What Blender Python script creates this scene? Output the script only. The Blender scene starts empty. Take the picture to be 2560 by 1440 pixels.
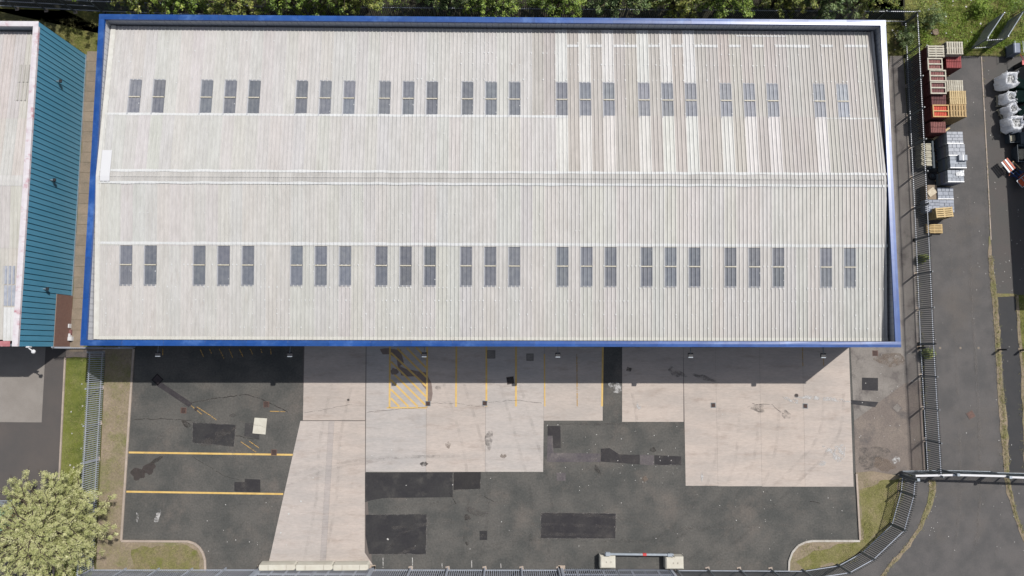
import bpy, math, random
import numpy as np
from mathutils import Vector, Matrix, noise as mnoise
random.seed(7); rng = np.random.default_rng(11)
S = bpy.context.scene
COL = S.collection
# ------------------------------------------------------------------ camera
FL, CH = 1707.0, 57.0
TH, RO, PS = .0879, -.0120, .0021
cd = bpy.data.cameras.new('camera'); cam = bpy.data.objects.new('camera', cd); COL.objects.link(cam)
cd.sensor_width = 36; cd.lens = 36 * FL / 2560; cd.clip_end = 2000; cd.clip_start = .5
RM = Matrix.Rotation(PS, 3, 'Z') @ Matrix.Rotation(RO, 3, 'Y') @ Matrix.Rotation(TH, 3, 'X')
cam.matrix_world = Matrix.Translation((0, 0, CH)) @ RM.to_4x4()
S.camera = cam
# ------------------------------------------------------------------ light
SUN_AZ = math.atan2(.79, .61)      # from north towards east
SUN_EL = math.radians(56)
w = bpy.data.worlds.new('World'); S.world = w; w.use_nodes = True
nt = w.node_tree; bg = nt.nodes['Background']
sk = nt.nodes.new('ShaderNodeTexSky'); sk.sky_type = 'NISHITA'; sk.sun_disc = False
sk.sun_elevation = SUN_EL; sk.sun_rotation = SUN_AZ; sk.dust_density = 1.6
hs = nt.nodes.new('ShaderNodeHueSaturation'); hs.inputs['Saturation'].default_value = .55; nt.links.new(sk.outputs[0], hs.inputs['Color'])   # broken cloud
nt.links.new(hs.outputs[0], bg.inputs[0]); bg.inputs[1].default_value = .10
sd = bpy.data.lights.new('sun', 'SUN'); sun = bpy.data.objects.new('sun', sd); COL.objects.link(sun)
sd.energy = 4.2; sd.angle = math.radians(.5); sd.color = (1, .955, .90)
sv = Vector((math.sin(SUN_AZ) * math.cos(SUN_EL), math.cos(SUN_AZ) * math.cos(SUN_EL), math.sin(SUN_EL)))
sun.rotation_euler = sv.to_track_quat('Z', 'Y').to_euler()
S.view_settings.view_transform = 'Standard'; S.view_settings.look = 'None'
S.view_settings.exposure = .56; S.view_settings.gamma = 1
S.view_settings.use_curve_mapping = False

# ------------------------------------------------------------------ helpers
def G(px, py, z=0.0):
    """survey point: a pixel of the plan photograph -> the point at height z"""
    d = RM @ Vector(((px - 1280) / FL, -(py - 720) / FL, -1))
    t = (z - CH) / d.z
    return Vector((d.x * t, d.y * t, z))

def link(o, parent=None):
    COL.objects.link(o)
    if parent is not None: o.parent = parent
    return o
def tag(o, label=None, cat=None, group=None, kind=None):
    if label: o['label'] = label
    if cat: o['category'] = cat
    if group: o['group'] = group
    if kind: o['kind'] = kind
    return o
def empty(name, loc, rz=0.0, parent=None, **k):
    o = bpy.data.objects.new(name, None); o.location = loc; o.rotation_euler = (0, 0, rz); o.empty_display_size = .3
    link(o, parent); return tag(o, **k)
def mesh(name, verts, faces, m=None):
    me = bpy.data.meshes.new(name); me.from_pydata([tuple(v) for v in verts], [], faces); me.update()
    if m: me.materials.append(m)
    return me
def WL(o):
    v = Vector((0, 0, 0))
    while o is not None: v = v + o.location; o = o.parent
    return v
def put(name, me, parent=None, loc=(0, 0, 0), rz=0.0, world=True, col=None, **k):
    """object; with world=True loc is a world position (parents are never rotated then)"""
    o = bpy.data.objects.new(name, me); l = Vector(loc)
    if world and parent is not None: l = l - WL(parent)
    o.location = l; o.rotation_euler = (0, 0, rz)
    if col: o.color = (*col[:3], 1)
    link(o, parent); return tag(o, **k)
class MB:
    def __init__(s): s.v = []; s.f = []
    def box(s, x0, x1, y0, y1, z0, z1, cham=0.0):
        b = len(s.v)
        if cham:
            c = cham
            s.v += [(x0, y0, z0), (x1, y0, z0), (x1, y1, z0), (x0, y1, z0), (x0, y0, z1 - c), (x1, y0, z1 - c), (x1, y1, z1 - c), (x0, y1, z1 - c),
                    (x0 + c, y0 + c, z1), (x1 - c, y0 + c, z1), (x1 - c, y1 - c, z1), (x0 + c, y1 - c, z1)]
            q = [(0, 3, 2, 1), (0, 1, 5, 4), (1, 2, 6, 5), (2, 3, 7, 6), (3, 0, 4, 7), (4, 5, 9, 8), (5, 6, 10, 9), (6, 7, 11, 10), (7, 4, 8, 11), (8, 9, 10, 11)]
        else:
            s.v += [(x0, y0, z0), (x1, y0, z0), (x1, y1, z0), (x0, y1, z0), (x0, y0, z1), (x1, y0, z1), (x1, y1, z1), (x0, y1, z1)]
            q = [(0, 3, 2, 1), (0, 1, 5, 4), (1, 2, 6, 5), (2, 3, 7, 6), (3, 0, 4, 7), (4, 5, 6, 7)]
        s.f += [tuple(b + i for i in t) for t in q]; return s
    def bar(s, a, b, wd, ht=None):
        """rectangular bar from a to b"""
        a, b = Vector(a), Vector(b); ht = ht or wd
        d = (b - a).normalized(); up = Vector((0, 0, 1)) if abs(d.z) < .9 else Vector((0, 1, 0))
        r = d.cross(up).normalized(); u = r.cross(d).normalized()
        k = len(s.v)
        for p in (a, b):
            for i, j in ((-1, -1), (1, -1), (1, 1), (-1, 1)): s.v.append(tuple(p + r * i * wd / 2 + u * j * ht / 2))
        for q in [(0, 1, 2, 3), (7, 6, 5, 4), (0, 4, 5, 1), (1, 5, 6, 2), (2, 6, 7, 3), (3, 7, 4, 0)]: s.f.append(tuple(k + i for i in q))
        return s
    def tube(s, pts, rad, n=8):
        k0 = len(s.v); pts = [Vector(p) for p in pts]
        for i, p in enumerate(pts):
            d = (pts[min(i + 1, len(pts) - 1)] - pts[max(i - 1, 0)]).normalized()
            up = Vector((0, 0, 1)) if abs(d.z) < .9 else Vector((1, 0, 0))
            r = d.cross(up).normalized(); u = r.cross(d)
            R = rad[i] if isinstance(rad, (list, tuple)) else rad
            for j in range(n):
                t = 2 * math.pi * j / n; s.v.append(tuple(p + r * math.cos(t) * R + u * math.sin(t) * R))
        for i in range(len(pts) - 1):
            for j in range(n):
                a = k0 + i * n + j; b = k0 + i * n + (j + 1) % n; s.f.append((a, b, b + n, a + n))
        s.f.append(tuple(k0 + j for j in range(n))[::-1]); s.f.append(tuple(k0 + (len(pts) - 1) * n + j for j in range(n)))
        return s
    def me(s, name, m=None): return mesh(name, s.v, s.f, m)

# ------------------------------------------------------------------ materials
def srgb(r, g, b, k=1.0):
    f = lambda c: ((c / 255 + .055) / 1.055) ** 2.4 if c > 10 else c / 255 / 12.92
    return (f(r) * k, f(g) * k, f(b) * k)
K = .46   # colour seen in full sun -> surface colour
def A(r, g, b): return srgb(r, g, b, K)
def mat(name, c1, c2=None, scale=1.0, rough=.85, bump=0.0, bscale=30.0, metal=0.0, spec=.3, stretch=None, tint=False,
        c3=None, s3=.25, t3=(.5, .7), fine=0.0, fscale=12.0, seed=0.0, wear=None, maxa=1.0):
    m = bpy.data.materials.new(name); m.use_nodes = True; n = m.node_tree.nodes; L = m.node_tree.links
    p = n['Principled BSDF']; p.inputs['Roughness'].default_value = rough; p.inputs['Metallic'].default_value = metal
    p.inputs['Specular IOR Level'].default_value = spec
    g = n.new('ShaderNodeNewGeometry'); mp = n.new('ShaderNodeMapping'); L.new(g.outputs['Position'], mp.inputs[0])
    mp.inputs['Location'].default_value = (seed * 13.7, seed * 7.1, 0)
    if stretch: mp.inputs['Scale'].default_value = stretch
    def nz(sc, det=4, ro=.6):
        t = n.new('ShaderNodeTexNoise'); t.inputs['Scale'].default_value = sc; t.inputs['Detail'].default_value = det
        t.inputs['Roughness'].default_value = ro; L.new(mp.outputs[0], t.inputs['Vector']); return t
    def ramp(src, a, b):
        r = n.new('ShaderNodeMapRange'); r.inputs[1].default_value = a; r.inputs[2].default_value = b; r.interpolation_type = 'SMOOTHSTEP'
        L.new(src, r.inputs[0]); return r.outputs[0]
    def mix(f, a, b, mode='MIX'):
        x = n.new('ShaderNodeMix'); x.data_type = 'RGBA'; x.blend_type = mode
        for idx, val in ((0, f), (6, a), (7, b)):
            if hasattr(val, 'is_linked') or hasattr(val, 'links'): L.new(val, x.inputs[idx])
            elif idx == 0: x.inputs[0].default_value = val
            else: x.inputs[idx].default_value = (*val, 1)
        return x.outputs[2]
    col = mix(ramp(nz(scale, 5).outputs[0], .33, .67), c1, c2 or c1)
    if c3: col = mix(ramp(nz(s3, 6, .65).outputs[0], *t3), col, c3)
    if fine:
        f = nz(fscale, 3, .7); r = n.new('ShaderNodeMapRange'); r.inputs[1].default_value = .3; r.inputs[2].default_value = .7
        r.inputs[3].default_value = 1 - fine; r.inputs[4].default_value = 1 + fine; L.new(f.outputs[0], r.inputs[0])
        cmb = n.new('ShaderNodeCombineColor')
        for i in range(3): L.new(r.outputs[0], cmb.inputs[i])
        col = mix(1.0, col, cmb.outputs[0], 'MULTIPLY')
    if tint:
        oi = n.new('ShaderNodeObjectInfo'); col = mix(1.0, col, oi.outputs['Color'], 'MULTIPLY')
    L.new(col, p.inputs['Base Color'])
    if bump:
        b = n.new('ShaderNodeBump'); b.inputs['Strength'].default_value = bump; b.inputs['Distance'].default_value = .02
        L.new(nz(bscale, 4, .7).outputs[0], b.inputs['Height']); L.new(b.outputs[0], p.inputs['Normal'])
    if wear:
        t = n.new('ShaderNodeBsdfTransparent'); ms = n.new('ShaderNodeMixShader')
        wr = n.new('ShaderNodeMapRange'); wr.inputs[1].default_value = wear[1]; wr.inputs[2].default_value = wear[2]; wr.inputs[3].default_value = 1 - maxa; wr.interpolation_type = 'SMOOTHSTEP'
        L.new(nz(wear[0], 6, .75).outputs[0], wr.inputs[0]); L.new(wr.outputs[0], ms.inputs[0])
        L.new(p.outputs[0], ms.inputs[1]); L.new(t.outputs[0], ms.inputs[2]); L.new(ms.outputs[0], n['Material Output'].inputs[0])
    return m
def leafmat(name, cols, rough=.55, trans=.25):
    m = bpy.data.materials.new(name); m.use_nodes = True; n = m.node_tree.nodes; L = m.node_tree.links
    p = n['Principled BSDF']; p.inputs['Roughness'].default_value = rough; p.inputs['Specular IOR Level'].default_value = .35
    a = n.new('ShaderNodeAttribute'); a.attribute_name = 'rnd'
    r = n.new('ShaderNodeValToRGB'); L.new(a.outputs['Fac'], r.inputs[0]); e = r.color_ramp.elements
    e[0].position = 0; e[0].color = (*cols[0], 1); e[1].position = 1; e[1].color = (*cols[-1], 1)
    for i, c in enumerate(cols[1:-1]): x = e.new((i + 1) / (len(cols) - 1)); x.color = (*c, 1)
    L.new(r.outputs[0], p.inputs['Base Color'])
    tr = n.new('ShaderNodeBsdfTranslucent'); L.new(r.outputs[0], tr.inputs[0])
    ms = n.new('ShaderNodeMixShader'); ms.inputs[0].default_value = trans
    L.new(p.outputs[0], ms.inputs[1]); L.new(tr.outputs[0], ms.inputs[2]); L.new(ms.outputs[0], n['Material Output'].inputs[0])
    return m

M = {}
M['asphalt'] = mat('yard_asphalt', A(87, 88, 86), A(108, 106, 102), .42, .9, .35, 60, c3=A(120, 114, 108), s3=.28, t3=(.50, .74), fine=.22, fscale=7)
M['asphalt_w'] = mat('west_asphalt', A(96, 93, 92), A(106, 100, 97), .3, .9, .35, 60, fine=.10, fscale=22, seed=2)
M['road'] = mat('road_asphalt', A(94, 93, 93), A(110, 107, 106), .5, .88, .4, 60, c3=A(111, 106, 102), s3=.18, t3=(.5, .75), fine=.12, fscale=10, seed=3)
M['newtar'] = mat('new_asphalt', A(63, 64, 67), A(68, 68, 70), 1, .85, .3, 60, fine=.09, fscale=24, seed=4)
M['patch'] = mat('patch_asphalt', A(52, 51, 55), A(64, 63, 64), .7, .85, .3, 60, c3=A(84, 82, 80), s3=.9, t3=(.5, .78), fine=.2, fscale=7, seed=5, tint=True)
M['pave'] = mat('pavement_asphalt', A(102, 97, 95), A(97, 96, 94), .4, .9, .35, 60, fine=.12, fscale=22, seed=6)
M['concrete'] = mat('yard_concrete', A(214, 204, 196), A(200, 193, 187), .5, .85, .2, 50, tint=True, c3=A(184, 172, 163), s3=.9, t3=(.50, .80), fine=.085, fscale=5, seed=7, stretch=(.45, 1.6, 1))
M['joint'] = mat('joint_filler', A(120, 112, 108), rough=.95)
M['oldcon'] = mat('old_concrete', A(158, 152, 146), A(138, 132, 127), .5, .9, .3, 40, c3=A(110, 104, 102), s3=.7, t3=(.5, .7), fine=.14, fscale=10, seed=8)
M['aprc'] = mat('apron_concrete', A(164, 158, 152), A(154, 148, 142), .6, .9, .3, 40, fine=.10, fscale=14, seed=15)
M['rough'] = mat('rough_ground', A(150, 139, 130), A(134, 124, 118), .5, .95, .5, 30, c3=A(112, 107, 105), s3=.45, t3=(.5, .7), fine=.2, fscale=9, seed=9)
M['slabs'] = mat('path_slab', A(166, 150, 132), A(150, 138, 122), .9, .9, .3, 40, fine=.12, fscale=9, tint=True)
M['grass'] = mat('grass_turf', A(124, 124, 68), A(142, 136, 92), 1.1, .95, .7, 30, c3=A(152, 142, 104), s3=.8, t3=(.47, .68), fine=.32, fscale=9)
M['turf'] = mat('green_turf', A(116, 124, 52), A(132, 136, 74), 1.1, .95, .7, 30, c3=A(96, 108, 44), s3=.5, t3=(.5, .7), fine=.30, fscale=9)
M['drygrass'] = mat('dry_turf', A(134, 130, 84), A(146, 134, 104), 1.4, .95, .7, 30, c3=A(122, 124, 66), s3=1.0, t3=(.5, .68), fine=.3, fscale=8)
M['wood_floor'] = mat('woodland_soil', A(62, 58, 46), A(48, 50, 36), 1, .95, .6, 20, fine=.3, fscale=4)
M['grassdk'] = mat('grass_rough', A(96, 104, 42), A(128, 126, 70), .9, .95, .8, 25, c3=A(140, 124, 88), s3=.5, t3=(.5, .7), fine=.35, fscale=6, seed=2)
M['soil'] = mat('dry_soil', A(166, 150, 130), A(150, 138, 114), .5, .95, .7, 25, c3=A(136, 134, 92), s3=.4, t3=(.48, .68), fine=.25, fscale=8, seed=3)
M['ground'] = mat('ground_soil', A(112, 110, 70), A(96, 96, 60), .3, .95, .6, 20, fine=.25, fscale=5)
M['kerb'] = mat('kerb_concrete', A(203, 187, 173), A(188, 174, 162), 1.2, .85, .2, 40, tint=True, fine=.08)
M['kerbw'] = mat('kerb_white', A(222, 218, 210), A(205, 198, 188), 2, .8, .2, 40, tint=True, fine=.06)
M['block'] = mat('barrier_concrete', A(235, 232, 218), A(224, 219, 204), 1.5, .85, .25, 30, fine=.05, c3=A(205, 198, 182), s3=2.0, t3=(.58, .8))
M['yellow'] = mat('yellow_paint', A(246, 210, 132), A(234, 194, 114), 2, .75, wear=(7, .68, .80))
M['yellowf'] = mat('faded_yellow_paint', A(214, 172, 96), A(196, 160, 100), 2, .8, wear=(6, .50, .60))
M['whitep'] = mat('white_paint', A(220, 218, 214), A(200, 198, 195), 2, .8, wear=(5, .50, .62))
M['stain'] = mat('oil_stain', A(72, 68, 66), A(80, 76, 72), 3, .7, wear=(2.2, .42, .66), maxa=.7)
M['stainb'] = mat('brown_stain', A(152, 136, 122), A(140, 124, 112), 3, .8, wear=(2.0, .40, .66), maxa=.6)
M['stainw'] = mat('pale_stain', A(236, 236, 236), A(222, 220, 218), 3, .9, wear=(2.6, .40, .58), maxa=.75)
M['wetpatch'] = mat('tar_patch', A(74, 68, 66), A(82, 74, 72), 3, .7, wear=(3, .60, .75), maxa=.85)
M['wetrun'] = mat('damp_run', A(150, 134, 126), A(138, 122, 116), 3, .7)
M['track'] = mat('tyre_track', A(78, 75, 73), A(86, 82, 80), 3, .8, wear=(1.2, .30, .62), maxa=.12)
M['trackl'] = mat('worn_track', A(150, 144, 138), A(140, 134, 128), 3, .8, wear=(1.0, .30, .60), maxa=.22)
M['edge'] = mat('worn_edge', A(150, 146, 142), A(136, 132, 128), 3, .8, wear=(2, .40, .60), maxa=.6)
M['crack'] = mat('crack', A(84, 80, 78), A(74, 70, 68), rough=1, wear=(3, .50, .60), maxa=.8)
M['roof'] = mat('roof_sheet', A(224, 223, 221), A(213, 212, 209), 2.2, .62, .12, 40, spec=.4, stretch=(1, .22, 1), tint=True,
                c3=A(190, 179, 170), s3=1.6, t3=(.58, .98), fine=.07, fscale=9)
M['seal'] = mat('white_sealant', A(240, 242, 243), A(232, 234, 234), 2, .6, spec=.4)
M['trim'] = mat('pale_trim', A(236, 236, 230), A(226, 225, 218), 2, .6)
M['sky'] = mat('rooflight_sheet', A(124, 129, 140), A(140, 144, 152), 2.5, .5, spec=.35, tint=True)
M['skyb'] = mat('rooflight_bar', A(226, 220, 204), A(208, 202, 184), 8, .6, c3=A(225, 175, 105), s3=1.0, t3=(.66, .76))
M['skyf'] = mat('rooflight_flashing', A(176, 178, 184), A(165, 168, 176), 3, .5)
M['blue'] = mat('blue_coping', (.004, .038, .165), (.011, .050, .18), .9, .33, .12, 2, spec=.5, fine=.10, fscale=3, tint=True, c3=(.045, .105, .27), s3=.55, t3=(.5, .75))
M['liner'] = mat('parapet_liner', A(222, 223, 228), A(212, 214, 220), 1, .5, spec=.4)
M['gutter'] = mat('gutter_metal', A(176, 172, 172), A(156, 150, 150), 1.5, .6)
M['gray_clad'] = mat('grey_cladding', A(120, 126, 136), A(112, 118, 128), 1, .5)
M['teal'] = mat('teal_cladding', (.050, .172, .262), (.062, .188, .280), 1.1, .38, spec=.5, stretch=(1, 1, .4))
M['pink'] = mat('faded_coping', A(244, 240, 244), A(234, 226, 232), 2, .5, c3=A(206, 150, 160), s3=1.3, t3=(.52, .72))
M['pinkr'] = mat('red_coping', A(190, 120, 126), A(206, 140, 144), 2, .5, c3=A(236, 220, 224), s3=1.2, t3=(.56, .66))
M['galv'] = mat('galvanised_steel', A(205, 212, 226), A(190, 198, 212), 3, .45, metal=.0, spec=.5)
M['galvd'] = mat('green_and_shaded_steel', A(118, 128, 134), A(132, 140, 146), 3, .5, metal=.0, spec=.5)  # on shaded fences, the shade is put into this darker tone
M['galvb'] = mat('pale_steel', A(196, 205, 214), A(180, 190, 200), 3, .45, metal=.25)
M['dark'] = mat('dark_metal', A(40, 42, 48), A(50, 50, 56), 3, .5)
M['rust'] = mat('rusty_grate', A(128, 100, 90), A(108, 86, 80), 5, .8)
M['hole'] = mat('drain_dark', (.006, .006, .007), rough=.9)
M['white'] = mat('white_plastic', A(242, 243, 246), rough=.4, spec=.5)
M['bag'] = mat('woven_bag', (.80, .81, .83), (.72, .74, .77), 3, .6, .4, 14, fine=.10, fscale=8)
_n = M['bag'].node_tree; _t = _n.nodes.new('ShaderNodeBsdfTranslucent'); _t.inputs[0].default_value = (.9, .91, .93, 1); _x = _n.nodes.new('ShaderNodeMixShader'); _x.inputs[0].default_value = .45
_n.links.new(_n.nodes['Principled BSDF'].outputs[0], _x.inputs[1]); _n.links.new(_t.outputs[0], _x.inputs[2]); _n.links.new(_x.outputs[0], _n.nodes['Material Output'].inputs[0])
M['green'] = mat('green_plastic', A(40, 88, 74), A(34, 72, 62), 3, .5)
M['greyp'] = mat('grey_plastic', A(86, 98, 108), A(76, 88, 98), 3, .5)
M['wood'] = mat('pallet_wood', A(232, 208, 160), A(214, 188, 140), 5, .8, tint=True, fine=.12, fscale=30)
M['woodw'] = mat('weathered_pallet_wood', A(226, 222, 206), A(208, 200, 182), 5, .85, tint=True, fine=.12, fscale=30)
M['tile'] = mat('clay_tile', A(158, 112, 110), A(140, 100, 100), 6, .8, tint=True, fine=.14, fscale=25)
M['bluegrey'] = mat('wrapped_block', A(184, 188, 194), A(170, 175, 183), 6, .7, tint=True, fine=.07, fscale=12)
M['scrap'] = mat('wrapping_scrap', A(226, 228, 230), A(84, 88, 90), 7, .6, seed=3)
M['film'] = mat('white_film', A(236, 238, 240), A(222, 226, 232), 6, .35, .5, 8, spec=.5)
M['orange'] = mat('orange_plastic', A(214, 92, 44), A(196, 84, 44), 4, .5)
M['bluep'] = mat('blue_plastic', A(46, 80, 150), A(40, 66, 124), 4, .5)
M['redp'] = mat('red_plastic', A(226, 84, 84), rough=.5)
M['bark'] = mat('bark', A(96, 84, 70), A(76, 68, 58), 6, .95, .6, 12)
M['paper'] = mat('litter_paper', A(228, 228, 226), A(206, 202, 196), 3, .9)
M['brick'] = None
def brickmat():
    m = bpy.data.materials.new('brown_brick'); m.use_nodes = True; n = m.node_tree.nodes; L = m.node_tree.links
    g = n.new('ShaderNodeNewGeometry'); s = n.new('ShaderNodeSeparateXYZ'); c = n.new('ShaderNodeCombineXYZ'); L.new(g.outputs[0], s.inputs[0])
    ad = n.new('ShaderNodeMath'); L.new(s.outputs[0], ad.inputs[0]); L.new(s.outputs[1], ad.inputs[1])
    L.new(ad.outputs[0], c.inputs[0]); L.new(s.outputs[2], c.inputs[1]); b = n.new('ShaderNodeTexBrick'); L.new(c.outputs[0], b.inputs[0])
    b.inputs['Color1'].default_value = (*A(126, 84, 74), 1); b.inputs['Color2'].default_value = (*A(142, 98, 86), 1)
    b.inputs['Mortar'].default_value = (*A(160, 142, 130), 1); b.inputs['Scale'].default_value = 1; b.inputs['Mortar Size'].default_value = .008
    b.inputs['Brick Width'].default_value = .225; b.inputs['Row Height'].default_value = .075
    p = n['Principled BSDF']; p.inputs['Roughness'].default_value = .9; L.new(b.outputs[0], p.inputs['Base Color']); return m
M['brick'] = brickmat()

# ------------------------------------------------------------------ ground
LAY = .004
def sheet(name, pts, m, k=0, parent=None, z=None, col=None, wob=0.0, **kw):
    """flat sheet whose outline is a list of survey pixels"""
    zz = k * LAY if z is None else z
    P = [G(x, y, zz) for x, y in pts]
    if wob:
        Q = []
        for i in range(len(P)):
            a, b = P[i], P[(i + 1) % len(P)]; n_ = max(1, int((b - a).length / .35))
            for j in range(n_):
                p = a.lerp(b, j / n_); d = mnoise.noise_vector(Vector((p.x * 1.3, p.y * 1.3, 3.3))) * wob
                Q.append(Vector((p.x + d.x, p.y + d.y, zz)))
        P = Q
    c = sum(P, Vector()) / len(P)
    area = sum(P[i].x * P[(i + 1) % len(P)].y - P[(i + 1) % len(P)].x * P[i].y for i in range(len(P)))
    if area < 0: P.reverse()
    me = mesh(name, [p - c for p in P], [tuple(range(len(P)))], m)
    return put(name, me, parent, c, col=col, **kw)
gz = -.02
put('ground', mesh('ground', [(-400, -400, gz), (400, -400, gz), (400, 400, gz), (-400, 400, gz)], [(0, 1, 2, 3)], M['ground']), kind='structure')
ST = dict(kind='structure')
# asphalt yards and roads
sheet('yard', [(345, 860), (2310, 860), (2318, 1182), (2254, 1190), (2248, 1227), (2224, 1312), (2150, 1380), (2092, 1412), (2005, 1424), (1970, 1432), (516, 1432), (514, 1425), (250, 1425), (262, 860)], M['asphalt'], 0, **ST)
YARD = bpy.data.objects['yard']
sheet('street', [(-60, 1431), (1990, 1431), (2020, 1424), (2096, 1412), (2154, 1380), (2228, 1312), (2252, 1227), (2258, 1190), (2760, 1190), (2760, 1700), (-60, 1700)], M['road'], 0, **ST)
sheet('road', [(2262, 140), (2470, 140), (2760, 140), (2760, 1189), (2315, 1182), (2296, 860), (2284, 600)], M['road'], 0, **ST)
sheet('forecourt', [(-160, 860), (168, 860), (150, 1180), (128, 1500), (-200, 1500)], M['asphalt_w'], 1, **ST)
sheet('apron', [(-160, 866), (114, 868), (104, 1056), (-160, 1054)], M['aprc'], 2, **ST)
# turf between the buildings and along the west fence
sheet('grass_strip', [(-40, 20), (262, 30), (320, 100), (320, 868), (255, 868), (150, 868), (150, 20)], M['grassdk'], 1, **ST)
sheet('grass_verge', [(163, 890), (262, 890), (232, 1428), (200, 1520), (120, 1520), (148, 1190)], M['turf'], 1, **ST)
sheet('gravel_patch', [(163, 868), (262, 868), (262, 893), (186, 893), (163, 897)], M['rough'], 3, wob=.08, **ST)
# narrow path by the teal building: slabs
pathE = empty('path', G(210, 480), kind='structure')
pm = MB().box(-.5, .5, -.435, .435, 0, .03, .006).me('path_slab', M['slabs'])
yy = G(215, 128).y
i = 0
while yy > .4:
    t = (yy - .2) / 22.0
    xw = -35.80 + .5 + .02 * random.random(); o = put('path_slab', pm, pathE, (xw + .05, yy - .45, 0), rz=random.uniform(-.008, .008), col=[random.uniform(.88, 1.06)] * 3)
    wdt = 1.12 if i % 1 == 0 else 1; o.scale = (1.12 + .05 * math.sin(yy), 1, 1); yy -= .885; i += 1
# dry verge inside the west fence, raised behind its kerb
VZ = .085
arc = [(470, 1353), (486, 1358), (499, 1368), (508, 1382), (513, 1400), (514, 1427)]
sheet('soil_verge', [(264, 866), (334, 866), (303, 1352)] + arc + [(240, 1427)], M['soil'], z=VZ, wob=.0, **ST)
arc2 = [(1971, 1427), (1972, 1402), (1980, 1380), (1994, 1364), (2012, 1355), (2030, 1352)]
sheet('verge', arc2 + [(2148, 1352), (2140, 1182), (2180, 1178), (2254, 1190), (2248, 1227), (2224, 1312), (2150, 1380), (2092, 1412), (2005, 1426)], M['soil'], z=VZ, **ST)
sheet('grass_patch', [(2150, 1230), (2200, 1205), (2250, 1195), (2245, 1227), (2222, 1310), (2150, 1378), (2092, 1410), (2010, 1420), (1996, 1405), (2040, 1375), (2120, 1362), (2156, 1350)], M['grass'], z=VZ + .004, wob=.35, **ST)
sheet('grass_patch', [(330, 1372), (420, 1362), (470, 1362), (490, 1380), (500, 1424), (330, 1424)], M['drygrass'], z=VZ + .004, wob=.3, **ST)
# kerbs of single stones
def kerb(pts, label_m, wid=.16, h=.11, z=0.0, st=.9, name='kerb'):
    P = [G(x, y) for x, y in pts]; root = empty(name, P[0], kind='structure')
    # resample
    seg = []; 
    for a, b in zip(P, P[1:]):
        n_ = max(1, round((b - a).length / st))
        for j in range(n_): seg.append((a.lerp(b, j / n_), a.lerp(b, (j + 1) / n_)))
    cache = {}
    for a, b in seg:
        Ln = round((b - a).length + .01, 2)
        if Ln not in cache:
            cache[Ln] = MB().box(-Ln / 2 + .008, Ln / 2 - .004, -wid / 2, wid / 2, -.01, h, .012).me('kerb_stone', label_m)
        v = random.uniform(.9, 1.05)
        put('kerb_stone', cache[Ln], root, (a + b) / 2, rz=math.atan2((b - a).y, (b - a).x), col=(v, v, v))
    return root
kerb([(335, 872), (304, 1351)], M['kerb'])
kerb([(304, 1352)] + arc, M['kerb'], st=.7)
kerb([(2140, 1184), (2149, 1350)], M['kerb'])
kerb([(2149, 1352), (2030, 1352)] , M['kerbw'])
kerb(arc2[::-1], M['kerbw'], st=.6)
kerb([(164, 892), (150, 1180), (134, 1440)], M['kerb'], wid=.13)
kerb([(2453, 142), (2468, 420), (2477, 600)], M['kerb'], wid=.1, h=.04, name='road_edging')
# concrete bays
con = empty('concrete_apron', G(1500, 1000), kind='structure')
def slab(pts, tint):
    P = [G(x, y, 0) for x, y in pts]; c = sum(P, Vector()) / len(P)
    if sum(P[i].x * P[(i + 1) % len(P)].y - P[(i + 1) % len(P)].x * P[i].y for i in range(len(P))) < 0: P.reverse()
    Q = [p + (c - p).normalized() * .018 for p in P]; n_ = len(P)
    v = [Vector((q.x, q.y, .012)) - c for q in Q] + [Vector((q.x, q.y, -.004)) - c for q in Q]
    f = [tuple(range(n_))] + [(i, i + n_, (i + 1) % n_ + n_, (i + 1) % n_) for i in range(n_)]
    return put('concrete_slab', mesh('concrete_slab', v, f, M['concrete']), con, c, col=tint)
B_, Gy = (1.0, .97, .95), (.93, .955, .985)
def grid_slab(x0t, x1t, x0b, x1b, yt, yb, tint, rows=1):
    for r in range(rows):
        a, b = r / rows, (r + 1) / rows
        f = lambda x, y, t: x + (y - x) * t
        j = random.uniform(.975, 1.02); tt = tuple(c * j for c in tint)
        slab([(f(x0t, x0b, a), f(yt, yb, a)), (f(x1t, x1b, a), f(yt, yb, a)), (f(x1t, x1b, b), f(yt, yb, b)), (f(x0t, x0b, b), f(yt, yb, b))], tt)
grid_slab(761, 915, 757, 913, 862, 1051, B_)
slab([(751, 1052), (822, 1052), (800, 1406), (672, 1405)], (.985, .98, .985))
slab([(836, 1052), (913, 1052), (912, 1382), (932, 1412), (814, 1408)], B_)
slab([(822, 1052), (836, 1052), (814, 1407), (800, 1406)], (.86, .86, .88))
grid_slab(916, 1067, 914, 1065, 862, 1180, Gy)
grid_slab(1067, 1215, 1065, 1213, 862, 1180, (.99, .965, .95))
grid_slab(1215, 1361, 1213, 1358, 862, 1180, (.97, .98, .995))
grid_slab(1361, 1507, 1359, 1507, 862, 1052, (.97, .95, .935))
grid_slab(1555, 1708, 1555, 1709, 862, 1055, (1.0, .965, .94))
grid_slab(1708, 1788, 1714, 1795, 862, 1215, (.99, .955, .93))
grid_slab(1788, 1898, 1795, 1905, 862, 1216, (1.02, .985, .96))
grid_slab(1898, 2006, 1905, 2013, 862, 1217, (1.0, .96, .93))
grid_slab(2006, 2122, 2013, 2134, 862, 1217, (.99, .96, .94))
# under-slab joint filler sheet
sheet('joint_bed', [(757, 862), (2121, 862), (2132, 1216), (1716, 1214), (1710, 1054), (1556, 1053), (1556, 862), (1506, 862), (1506, 1051), (1360, 1051), (1356, 1179), (914, 1179), (930, 1410), (674, 1404), (752, 1051), (758, 1051)], M['joint'], 1, YARD, **ST)
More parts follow.
